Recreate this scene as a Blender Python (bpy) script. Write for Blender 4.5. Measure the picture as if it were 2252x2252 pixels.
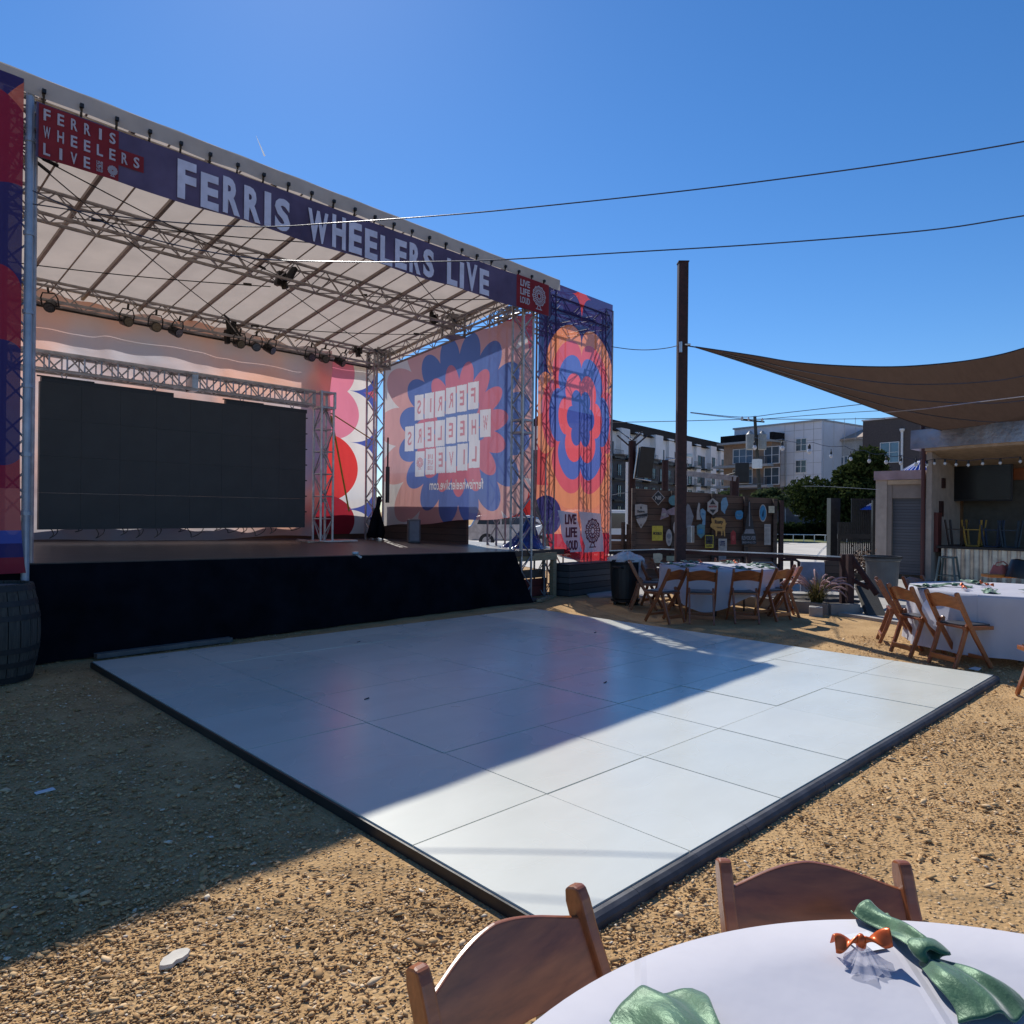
import bpy, bmesh, math, random
import numpy as np
from mathutils import Vector, Matrix
random.seed(7); RNG = np.random.default_rng(11)
PI = math.pi
for o in list(bpy.data.objects): bpy.data.objects.remove(o)
SC = bpy.context.scene
COL = SC.collection

# ------------------------------------------------------------------ camera
YAW, PITCH, ROLL, F = 0.80476981, 0.0009016, 0.0106337, 1583.743
CAM = Vector((-2.01033, -1.82285, 1.56039))
_f = Vector((math.cos(YAW)*math.cos(PITCH), math.sin(YAW)*math.cos(PITCH), math.sin(PITCH)))
_r = Vector((math.sin(YAW), -math.cos(YAW), 0)); _u = _r.cross(_f)
CR = _r*math.cos(ROLL) + _u*math.sin(ROLL); CU = -_r*math.sin(ROLL) + _u*math.cos(ROLL); CF = _f
cd = bpy.data.cameras.new('camera'); cam = bpy.data.objects.new('camera', cd); COL.objects.link(cam)
m = Matrix.Identity(4)
for i in range(3):
    m[i][0] = CR[i]; m[i][1] = CU[i]; m[i][2] = -CF[i]; m[i][3] = CAM[i]
cam.matrix_world = m
cd.sensor_width = 36; cd.lens = F/2252*36; cd.clip_end = 3000; cd.clip_start = 0.05
SC.camera = cam
SC.render.resolution_x = 1024; SC.render.resolution_y = 1024
# ------------------------------------------------------------------ light
SUN_AZ, SUN_EL = math.radians(63.5), math.radians(43)
W = bpy.data.worlds.new('World'); SC.world = W; W.use_nodes = True
nt = W.node_tree; bg = nt.nodes['Background']
sky = nt.nodes.new('ShaderNodeTexSky'); sky.sky_type = 'NISHITA'; sky.sun_disc = False
sky.sun_elevation = SUN_EL; sky.sun_rotation = PI/2 - SUN_AZ
sky.air_density = 1.0; sky.dust_density = 0.1; sky.ozone_density = 3.0; sky.altitude = 100
hs = nt.nodes.new('ShaderNodeHueSaturation'); hs.inputs['Saturation'].default_value = 1.22; hs.inputs['Hue'].default_value = .495
tn = nt.nodes.new('ShaderNodeMix'); tn.data_type = 'RGBA'; tn.blend_type = 'MULTIPLY'; tn.inputs[0].default_value = 1; tn.inputs[7].default_value = (.84, .995, 1.25, 1)
nt.links.new(sky.outputs[0], hs.inputs['Color']); nt.links.new(hs.outputs[0], tn.inputs[6]); nt.links.new(tn.outputs[2], bg.inputs[0]); bg.inputs[1].default_value = 0.1
sl = bpy.data.lights.new('sun', 'SUN'); sl.energy = 5.0; sl.angle = math.radians(0.5); sl.color = (1.0, 0.95, 0.87)
so = bpy.data.objects.new('sun', sl); COL.objects.link(so)
sd = Vector((math.cos(SUN_AZ)*math.cos(SUN_EL), math.sin(SUN_AZ)*math.cos(SUN_EL), math.sin(SUN_EL)))
so.rotation_euler = sd.to_track_quat('Z', 'Y').to_euler(); so.location = (0, 0, 30)
SC.view_settings.view_transform = 'Standard'; SC.view_settings.look = 'None'
SC.view_settings.exposure = 0.0; SC.view_settings.gamma = 1

# ------------------------------------------------------------------ pixel -> world (pixels of a 1932-wide copy)
KP = 2252/1932
def ray(px, py): return CR*((px*KP-1126)/F) - CU*((py*KP-1126)/F) + CF
def at(px, py, D): return CAM + ray(px, py)*D
def onz(px, py, z): d = ray(px, py); return CAM + d*((z-CAM.z)/d.z)
def onx(px, py, X): d = ray(px, py); return CAM + d*((X-CAM.x)/d.x)
GZ = -0.05
TH = math.radians(3.5)
S0 = Vector((-0.5, 6.95, 0)); UA = Vector((math.cos(TH), math.sin(TH), 0)); UB = Vector((-math.sin(TH), math.cos(TH), 0))
def S(a, b, z): return S0 + UA*a + UB*b + Vector((0, 0, z))
def deckz(a, b): return 0.99 - 0.0155*a + 0.012*b

# ------------------------------------------------------------------ materials
class E:
    """tiny expression helper over shader math nodes"""
    def __init__(s, nt, v): s.nt = nt; s.v = v
    def _op(s, op, *o):
        n = s.nt.nodes.new('ShaderNodeMath'); n.operation = op
        for i, x in enumerate((s,)+o):
            v = x.v if isinstance(x, E) else x
            if isinstance(v, (int, float)): n.inputs[i].default_value = v
            else: s.nt.links.new(v, n.inputs[i])
        return E(s.nt, n.outputs[0])
    def __add__(s, o): return s._op('ADD', o)
    def __sub__(s, o): return s._op('SUBTRACT', o)
    def __mul__(s, o): return s._op('MULTIPLY', o)
    def __truediv__(s, o): return s._op('DIVIDE', o)
    def lt(s, o): return s._op('LESS_THAN', o)
    def gt(s, o): return s._op('GREATER_THAN', o)
    def mx(s, o): return s._op('MAXIMUM', o)
    def mn(s, o): return s._op('MINIMUM', o)
    def sqrt(s): return s._op('SQRT')
    def cos(s): return s._op('COSINE')
    def sin(s): return s._op('SINE')
    def mod(s, o): return s._op('FLOORED_MODULO', o)
    def atan2(s, o): return s._op('ARCTAN2', o)
    def abs(s): return s._op('ABSOLUTE')
    def floor(s): return s._op('FLOOR')
def newmat(name):
    m = bpy.data.materials.new(name); m.use_nodes = True; nt = m.node_tree
    b = nt.nodes['Principled BSDF']; return m, nt, b
def setc(nt, inp, v):
    if hasattr(v, 'links') or isinstance(v, bpy.types.NodeSocket): nt.links.new(v, inp)
    else: inp.default_value = (*v, 1)
def coords(nt, kind='Object'):
    return nt.nodes.new('ShaderNodeTexCoord').outputs[kind]
def noise(nt, vec, scale, detail=4, rough=.55):
    n = nt.nodes.new('ShaderNodeTexNoise'); n.inputs['Scale'].default_value = scale
    n.inputs['Detail'].default_value = detail; n.inputs['Roughness'].default_value = rough
    nt.links.new(vec, n.inputs['Vector']); return n.outputs['Fac']
def ramp(nt, fac, stops):
    r = nt.nodes.new('ShaderNodeValToRGB'); nt.links.new(fac, r.inputs[0])
    el = r.color_ramp.elements
    while len(el) < len(stops): el.new(0.5)
    for e, (p, c) in zip(el, stops): e.position = p; e.color = (*c, 1)
    return r.outputs[0]
def mixc(nt, fac, a, b, mode='MIX'):
    n = nt.nodes.new('ShaderNodeMix'); n.data_type = 'RGBA'; n.blend_type = mode
    if isinstance(fac, (int, float)): n.inputs[0].default_value = fac
    else: nt.links.new(fac.v if isinstance(fac, E) else fac, n.inputs[0])
    setc(nt, n.inputs[6], a); setc(nt, n.inputs[7], b); return n.outputs[2]
def bump(nt, b, h, strength=.3, dist=.01):
    n = nt.nodes.new('ShaderNodeBump'); n.inputs['Strength'].default_value = strength
    n.inputs['Distance'].default_value = dist; nt.links.new(h, n.inputs['Height'])
    nt.links.new(n.outputs[0], b.inputs['Normal']); return n.outputs[0]
def mapping(nt, vec, sc=(1, 1, 1), rot=(0, 0, 0)):
    n = nt.nodes.new('ShaderNodeMapping'); n.inputs['Scale'].default_value = sc
    n.inputs['Rotation'].default_value = rot; nt.links.new(vec, n.inputs[0]); return n.outputs[0]
def M(name, col, rough=.6, metal=0, ns=6, na=.18, bs=60, bd=0.002, spec=.5, coat=0, stretch=(1, 1, 1)):
    m, nt, b = newmat(name)
    v = mapping(nt, coords(nt), stretch)
    lo = tuple(c*(1-na) for c in col); hi = tuple(min(1, c*(1+na)) for c in col)
    setc(nt, b.inputs['Base Color'], ramp(nt, noise(nt, v, ns), [(.3, lo), (.7, hi)]))
    b.inputs['Roughness'].default_value = rough; b.inputs['Metallic'].default_value = metal
    b.inputs['Specular IOR Level'].default_value = spec
    b.inputs['Coat Weight'].default_value = coat
    if bd: bump(nt, b, noise(nt, v, bs, 3), .4, bd)
    return m
def cloth_out(nt, b, colr, tcol, tw=.5, tr=0.0, rough=.8, nrm=None):
    """diffuse + translucent (+ see-through mesh weave)"""
    d = nt.nodes.new('ShaderNodeBsdfDiffuse'); t = nt.nodes.new('ShaderNodeBsdfTranslucent')
    setc(nt, d.inputs[0], colr); setc(nt, t.inputs[0], tcol)
    if nrm is not None: nt.links.new(nrm, d.inputs['Normal']); nt.links.new(nrm, t.inputs['Normal'])
    mx = nt.nodes.new('ShaderNodeMixShader'); mx.inputs[0].default_value = tw
    nt.links.new(d.outputs[0], mx.inputs[1]); nt.links.new(t.outputs[0], mx.inputs[2])
    out = nt.nodes['Material Output']; last = mx.outputs[0]
    if tr:
        tp = nt.nodes.new('ShaderNodeBsdfTransparent'); m2 = nt.nodes.new('ShaderNodeMixShader')
        m2.inputs[0].default_value = tr; nt.links.new(last, m2.inputs[1]); nt.links.new(tp.outputs[0], m2.inputs[2])
        last = m2.outputs[0]
    nt.links.new(last, out.inputs[0]); nt.nodes.remove(b)
def fabric(name, col, tcol=None, tw=.4, tr=0, ns=3, na=.1, wr=1.5, ws=.6):
    m, nt, b = newmat(name); v = coords(nt)
    def rr(c): return ramp(nt, noise(nt, v, ns), [(.3, tuple(x*(1-na) for x in c)), (.7, tuple(min(1, x*(1+na)) for x in c))])
    bn = nt.nodes.new('ShaderNodeBump'); bn.inputs['Strength'].default_value = ws; bn.inputs['Distance'].default_value = .05
    nt.links.new(noise(nt, mapping(nt, v, (1, 1, .4)), wr, 3), bn.inputs['Height'])
    cloth_out(nt, b, rr(col), rr(tcol or col), tw, tr, nrm=bn.outputs[0]); return m
def flower(x, z, cx, cz, n, rc, ra, rb, ph=0):
    dx = x-cx; dz = z-cz; r = (dx*dx+dz*dz).sqrt(); k = 2*PI/n
    t = (dz.atan2(dx)+(ph+20*PI)).mod(k)-k/2
    X = r*t.cos(); Y = r*t.sin(); e = ((X-rc)/ra)*((X-rc)/ra)+(Y/rb)*(Y/rb)
    return e.lt(1).mx(r.lt(rc))
def flowermat(name, cols, layers, tw, tr, sat=1.0, wr=1.2, zs=1.0, ink=False):
    """cols[0] = background; layers = list of (color, flower args) painted in order; object space x, z"""
    m, nt, b = newmat(name); v = coords(nt); sp = nt.nodes.new('ShaderNodeSeparateXYZ'); nt.links.new(v, sp.inputs[0])
    x = E(nt, sp.outputs[0]); z = E(nt, sp.outputs[2])
    c = cols
    rgb = nt.nodes.new('ShaderNodeRGB'); rgb.outputs[0].default_value = (*cols, 1); cur = rgb.outputs[0]
    for col, args in layers:
        if args[0] == 'F': f = flower(x, z*zs, args[1], args[2]*zs, *args[3:])
        elif args[0] == 'BELOW': f = z.lt(args[1])
        elif args[0] == 'ELL':
            ex = (x-args[1])/args[3]; ez = (z-args[2])/args[4]; f = (ex*ex+ez*ez).lt(1)
        elif args[0] == 'STAR':
            # four pointed star: sqrt|x|+sqrt|z| < s
            dx = (x-args[1]).abs()/args[3]; dz = (z-args[2]).abs()/args[4]; f = (dx.sqrt()+dz.sqrt()).lt(1)
        cur = mixc(nt, f, cur, col)
    if ink:
        at_ = nt.nodes.new('ShaderNodeAttribute'); at_.attribute_name = 'ink'; cur = mixc(nt, at_.outputs['Alpha'], cur, at_.outputs['Color'])
    n1 = noise(nt, v, 2.5, 4)
    cur2 = mixc(nt, .12, cur, ramp(nt, n1, [(.3, (.55, .55, .6)), (.7, (1, 1, 1))]), 'MULTIPLY')
    bn = nt.nodes.new('ShaderNodeBump'); bn.inputs['Strength'].default_value = .7; bn.inputs['Distance'].default_value = .06
    nt.links.new(noise(nt, mapping(nt, v, (1.6, 1, .5), (0, .6, 0)), wr, 3), bn.inputs['Height'])
    cloth_out(nt, b, cur2, cur2, tw, tr, nrm=bn.outputs[0]); return m

def wood(name, c1, c2, rough=.45, scale=(1, 1, 1), coat=.2, ws=9):
    m, nt, b = newmat(name); v = mapping(nt, coords(nt), scale)
    n = noise(nt, v, ws, 6, .6)
    setc(nt, b.inputs['Base Color'], ramp(nt, n, [(.3, c1), (.7, c2)]))
    b.inputs['Roughness'].default_value = rough; b.inputs['Coat Weight'].default_value = coat; b.inputs['Coat Roughness'].default_value = .2
    bump(nt, b, n, .25, .003); return m

def boards(name, c1, c2, step, axis=2, rough=.75, gap=.06):
    """planks: colour changes from board to board, dark joints"""
    m, nt, b = newmat(name); v = coords(nt); sp = nt.nodes.new('ShaderNodeSeparateXYZ'); nt.links.new(v, sp.inputs[0])
    z = E(nt, sp.outputs[axis])/step; fr = z-z.floor()
    wn = nt.nodes.new('ShaderNodeTexWhiteNoise'); wn.noise_dimensions = '1D'; nt.links.new(z.floor().v, wn.inputs['W'])
    sc = (1.2, 1.2, 14) if axis == 2 else (14, 14, 1.2)
    n = noise(nt, mapping(nt, v, sc), 3, 5)
    mix = (E(nt, wn.outputs[0])*.5+E(nt, n)*.6)
    c = ramp(nt, mix.v, [(.25, c1), (.8, c2)])
    c = mixc(nt, fr.lt(gap), c, tuple(x*.15 for x in c1))
    setc(nt, b.inputs['Base Color'], c); b.inputs['Roughness'].default_value = rough
    bump(nt, b, (fr.gt(gap)+E(nt, n)*.3).v, .5, .008); return m

MT = {}
def ground_mat():
    m, nt, b = newmat('gravel_dirt'); v = coords(nt)
    big = noise(nt, v, .35, 4); mid = noise(nt, v, 2.2, 5); fine = noise(nt, v, 60, 4, .7)
    base = ramp(nt, mid, [(.32, (.36, .22, .1)), (.5, (.5, .315, .145)), (.72, (.62, .41, .2))])
    base = mixc(nt, E(nt, big)*.45, base, (.58, .37, .17))
    vo = nt.nodes.new('ShaderNodeTexVoronoi'); vo.inputs['Scale'].default_value = 42; nt.links.new(v, vo.inputs['Vector'])
    peb = ramp(nt, vo.outputs['Distance'], [(.15, (1, 1, 1)), (.5, (0, 0, 0))])
    sepc = nt.nodes.new('ShaderNodeSeparateColor'); nt.links.new(vo.outputs['Color'], sepc.inputs[0])
    pc = ramp(nt, sepc.outputs[0], [(.1, (.26, .16, .09)), (.5, (.52, .35, .19)), (.9, (.72, .56, .38))])
    dens = ramp(nt, mid, [(.35, (.8, .8, .8)), (.65, (.25, .25, .25))])
    pm = nt.nodes.new('ShaderNodeMath'); pm.operation = 'MULTIPLY'; nt.links.new(peb, pm.inputs[0]); nt.links.new(dens, pm.inputs[1])
    c = mixc(nt, pm.outputs[0], base, pc)
    c = mixc(nt, .35, c, ramp(nt, fine, [(.3, (.35, .35, .35)), (.7, (1, 1, 1))]), 'MULTIPLY')
    setc(nt, b.inputs['Base Color'], c); b.inputs['Roughness'].default_value = .95; b.inputs['Specular IOR Level'].default_value = .15
    h = E(nt, pm.outputs[0])*1.0+E(nt, fine)*.5+E(nt, noise(nt, v, 14, 3))*.8
    bump(nt, b, h.v, .9, .012); return m
def simple_mats():
    MT['ground'] = ground_mat()
    MT['truss'] = M('aluminium_truss', (.42, .42, .44), .4, .75, 8, .25, 40, .001)
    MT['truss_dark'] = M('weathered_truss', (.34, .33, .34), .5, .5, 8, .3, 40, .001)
    MT['bluepipe'] = M('painted_pipe', (.3, .37, .46), .35, .3, 5, .2, 30, .001)
    MT['black'] = M('black_plastic', (.014, .014, .016), .45, 0, 8, .3)
    MT['blackmetal'] = M('black_metal', (.02, .02, .022), .4, .3, 8, .3)
    MT['blackcloth'] = fabric('black_cloth', (.008, .009, .013), (.008, .009, .013), .02, 0, 3, .3, 2.5, .5)
    m, nt, b = newmat('white_tablecloth'); v = coords(nt); sp = nt.nodes.new('ShaderNodeSeparateXYZ'); nt.links.new(v, sp.inputs[0])
    X_, Y_ = E(nt, sp.outputs[0]), E(nt, sp.outputs[1]); h = E(nt, noise(nt, v, 3.5, 4, .5))*1.0
    for ax, off in ((X_*.8+Y_*.6, .31), (X_*.8+Y_*.6, -.28), (X_*-.6+Y_*.8, .12), (X_*-.6+Y_*.8, .62)): h = h+(E(nt, (ax-off).abs().v)*-90+1).mx(0)*.35
    bn = nt.nodes.new('ShaderNodeBump'); bn.inputs['Strength'].default_value = .55; bn.inputs['Distance'].default_value = .02; nt.links.new(h.v, bn.inputs['Height'])
    cc = ramp(nt, noise(nt, v, 5), [(.3, (.58, .58, .645)), (.7, (.63, .63, .69))]); cloth_out(nt, b, cc, (.6, .61, .72), .24, 0, nrm=bn.outputs[0]); MT['whitecloth'] = m
    MT['roof'] = fabric('canopy_vinyl', (.55, .48, .43), (.64, .54, .46), .4, 0, 2, .08, .8, .6)
    MT['vinylwhite'] = fabric('white_vinyl', (.46, .45, .44), (.44, .42, .4), .2, 0, 3, .1)
    MT['steel'] = M('galvanised_steel', (.5, .5, .52), .35, .9, 5, .2)
    MT['rust'] = M('rusty_dark_steel', (.038, .012, .011), .65, .1, 12, .4, 40, .002)
    MT['concrete'] = M('concrete', (.36, .34, .31), .85, 0, 3, .2, 40, .004)
    MT['darkconcrete'] = M('dark_concrete', (.24, .23, .21), .85, 0, 3, .2, 40, .004)  # darker tone of the plain concrete
    MT['road'] = M('sunlit_concrete_road', (.5, .46, .4), .9, 0, .6, .12, 30, .003)
    MT['grass'] = M('mown_grass', (.12, .14, .04), .9, 0, 3, .4, 60, .02)
    MT['chairwood'] = wood('mahogany_stain', (.17, .046, .015), (.35, .108, .034), .36, (16, 1.6, 9), .4, 3.2)
    MT['vinylseat'] = M('grey_vinyl', (.055, .055, .058), .35, 0, 5, .2)
    MT['barkwood'] = wood('old_grey_oak', (.028, .027, .024), (.075, .07, .06), .8, (12, 12, .8), 0, 5)
    MT['lumber'] = wood('new_pine', (.25, .19, .11), (.4, .32, .2), .7, (1, 1, 6), 0, 6)
    MT['darkboard'] = boards('dark_stained_boards', (.035, .022, .016), (.095, .06, .045), .14)
    MT['fenceboard'] = boards('brown_fence_boards', (.08, .043, .028), (.165, .095, .065), .145)
    MT['greyboard'] = boards('grey_pallet_boards', (.03, .034, .038), (.075, .08, .085), .12, gap=.14)
    MT['redboard'] = boards('red_painted_boards', (.13, .022, .02), (.2, .04, .032), .2, gap=.04)
    MT['bin'] = M('dark_bin_plastic', (.012, .018, .022), .4, 0, 4, .2)
    MT['greybin'] = M('grey_bin_plastic', (.1, .105, .11), .45, 0, 4, .15)
    MT['bag'] = fabric('clear_bin_bag', (.85, .86, .9), (.85, .86, .9), .35, .12, 8, .2, 8, .9)
    MT['stucco'] = M('tan_render', (.42, .35, .3), .85, 0, 4, .15, 60, .004)
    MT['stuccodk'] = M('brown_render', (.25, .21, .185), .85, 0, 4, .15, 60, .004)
    MT['shutter'] = boards('roller_slats', (.07, .08, .1), (.1, .11, .13), .075, gap=.1, rough=.5)
    MT['glass'] = M('dark_window_glass', (.05, .07, .09), .08, 0, .4, .4, 1, 0, .8)
    MT['glassb'] = M('sky_window_glass', (.12, .18, .24), .08, .3, .4, .3, 1, 0, .8)
    MT['whiteframe'] = M('white_frame', (.7, .7, .7), .5, 0, 3, .05)
    MT['white'] = M('white_paint', (.75, .75, .75), .5, 0, 4, .06)
    MT['leaf'] = None
    MT['blue'] = fabric('blue_canvas', (.02, .07, .38), (.03, .12, .7), .35, 0, 4, .2)
    MT['tarp'] = M('blue_tarp', (.01, .05, .22), .25, 0, 5, .5, 25, .03)
    MT['green'] = None
    MT['blkscreen'] = M('led_screen_face', (.028, .031, .033), .5, 0, 3, .15, 200, .0008)
    MT['orangestrap'] = M('yellow_strap', (.5, .33, .05), .7)
    MT['mirror'] = M('tv_glass', (.006, .007, .009), .2, 0, 2, .2)
    MT['copper'] = M('orange_panel', (.35, .1, .03), .6)
    MT['wire'] = M('wire', (.05, .05, .07), .35, .6, 3, .2)
    MT['wirelight'] = M('bare_wire', (.5, .5, .55), .3, .9, 3, .2)
    MT['bulb'] = M('bulb_glass', (.6, .6, .62), .08, 0, 3, .1, 1, 0, .9)
    m, nt, b = newmat('satin_green'); v = coords(nt)
    setc(nt, b.inputs['Base Color'], ramp(nt, noise(nt, v, 20), [(.3, (.03, .1, .045)), (.7, (.06, .165, .075))]))
    b.inputs['Roughness'].default_value = .46; b.inputs['Metallic'].default_value = .2; b.inputs['Sheen Weight'].default_value = .4; bump(nt, b, noise(nt, mapping(nt, v, (1, 2, 1)), 9, 7, .6), .6, .014); MT['green'] = m
    m, nt, b = newmat('satin_orange'); v = coords(nt)
    setc(nt, b.inputs['Base Color'], ramp(nt, noise(nt, v, 30), [(.3, (.55, .08, .012)), (.7, (.8, .16, .03))]))
    b.inputs['Roughness'].default_value = .3; b.inputs['Metallic'].default_value = .3; MT['orange'] = m
    # backdrop sheet: pale grey with faded orange blotches (printed)
    m, nt, b = newmat('printed_backdrop'); v = coords(nt)
    n = noise(nt, mapping(nt, v, (1, 1, 1.1)), .75, 2, .4)
    c = ramp(nt, n, [(.38, (.56, .54, .59)), (.5, (.68, .54, .53)), (.62, (.82, .5, .41)), (.74, (.84, .48, .36))])
    bn = nt.nodes.new('ShaderNodeBump'); bn.inputs['Strength'].default_value = .8; bn.inputs['Distance'].default_value = .12
    nt.links.new((E(nt, noise(nt, mapping(nt, v, (.5, 1, 1.3), (0, .5, 0)), 1.5, 2, .45))).v, bn.inputs['Height'])
    cloth_out(nt, b, c, c, .5, 0, nrm=bn.outputs[0]); MT['backdrop'] = m
    # dance floor laminate
    m, nt, b = newmat('white_floor_laminate'); v = coords(nt, 'Object')
    oi = nt.nodes.new('ShaderNodeObjectInfo')
    c = ramp(nt, oi.outputs['Random'], [(0, (.64, .655, .585)), (1, (.68, .69, .62))])
    c = mixc(nt, .13, c, ramp(nt, noise(nt, mapping(nt, v, (1, 2.4, 1), (0, 0, .5)), 1.1, 5, .6), [(.35, (.5, .48, .44)), (.6, (1, 1, 1))]), 'MULTIPLY')
    vs_ = nt.nodes.new('ShaderNodeTexVoronoi'); vs_.inputs['Scale'].default_value = 2.6; nt.links.new(v, vs_.inputs['Vector'])
    sm_ = nt.nodes.new('ShaderNodeSeparateColor'); nt.links.new(vs_.outputs['Color'], sm_.inputs[0])
    spk = E(nt, vs_.outputs['Distance']).lt(.02)*E(nt, sm_.outputs[0]).gt(.55)
    c = mixc(nt, spk, c, (.12, .1, .08))
    setc(nt, b.inputs['Base Color'], c)
    rg = ramp(nt, noise(nt, v, 1, 2), [(.3, (.24, .24, .24)), (.7, (.32, .32, .32))]); nt.links.new(rg, b.inputs['Roughness'])
    b.inputs['Coat Weight'].default_value = .15; b.inputs['Coat Roughness'].default_value = .2; bump(nt, b, noise(nt, v, 2.5, 1), .08, .008); MT['floor'] = m
    # shade sail
    m, nt, b = newmat('shade_mesh'); v = coords(nt)
    c = ramp(nt, noise(nt, mapping(nt, v, (1, 6, 1)), 2, 4), [(.3, (.1, .068, .055)), (.7, (.13, .09, .075))])
    cloth_out(nt, b, c, (.06, .04, .032), .3, .0); MT['sail'] = m
    # corrugated metal
    m, nt, b = newmat('corrugated_tin'); b.inputs['Metallic'].default_value = .9; b.inputs['Roughness'].default_value = .3
    setc(nt, b.inputs['Base Color'], ramp(nt, noise(nt, coords(nt), 4), [(.3, (.3, .3, .3)), (.7, (.55, .53, .5))])); MT['tin'] = m
    # foliage
    for nm, a, bb in (('leaf', (.018, .03, .01), (.062, .08, .028)), ('leaf2', (.04, .055, .025), (.095, .12, .055)), ('hedge', (.012, .022, .01), (.03, .045, .018)), ('blade', (.1, .1, .035), (.25, .2, .08)), ('plume', (.32, .17, .2), (.68, .52, .5))):
        m, nt, b = newmat(nm); oi = nt.nodes.new('ShaderNodeNewGeometry')
        c = ramp(nt, oi.outputs['Random Per Island'], [(0, a), (1, bb)])
        setc(nt, b.inputs['Base Color'], c); cloth_out(nt, b, c, c, .3, 0); MT[nm] = m
    # stones
    m, nt, b = newmat('gravel_stones'); g = nt.nodes.new('ShaderNodeNewGeometry')
    setc(nt, b.inputs['Base Color'], ramp(nt, g.outputs['Random Per Island'], [(0, (.3, .17, .07)), (.4, (.5, .305, .135)), (.8, (.62, .41, .2)), (.97, (.7, .51, .31)), (1, (.78, .7, .56))]))
    b.inputs['Roughness'].default_value = .8; b.inputs['Specular IOR Level'].default_value = .25; MT['stone'] = m
simple_mats()

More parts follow.
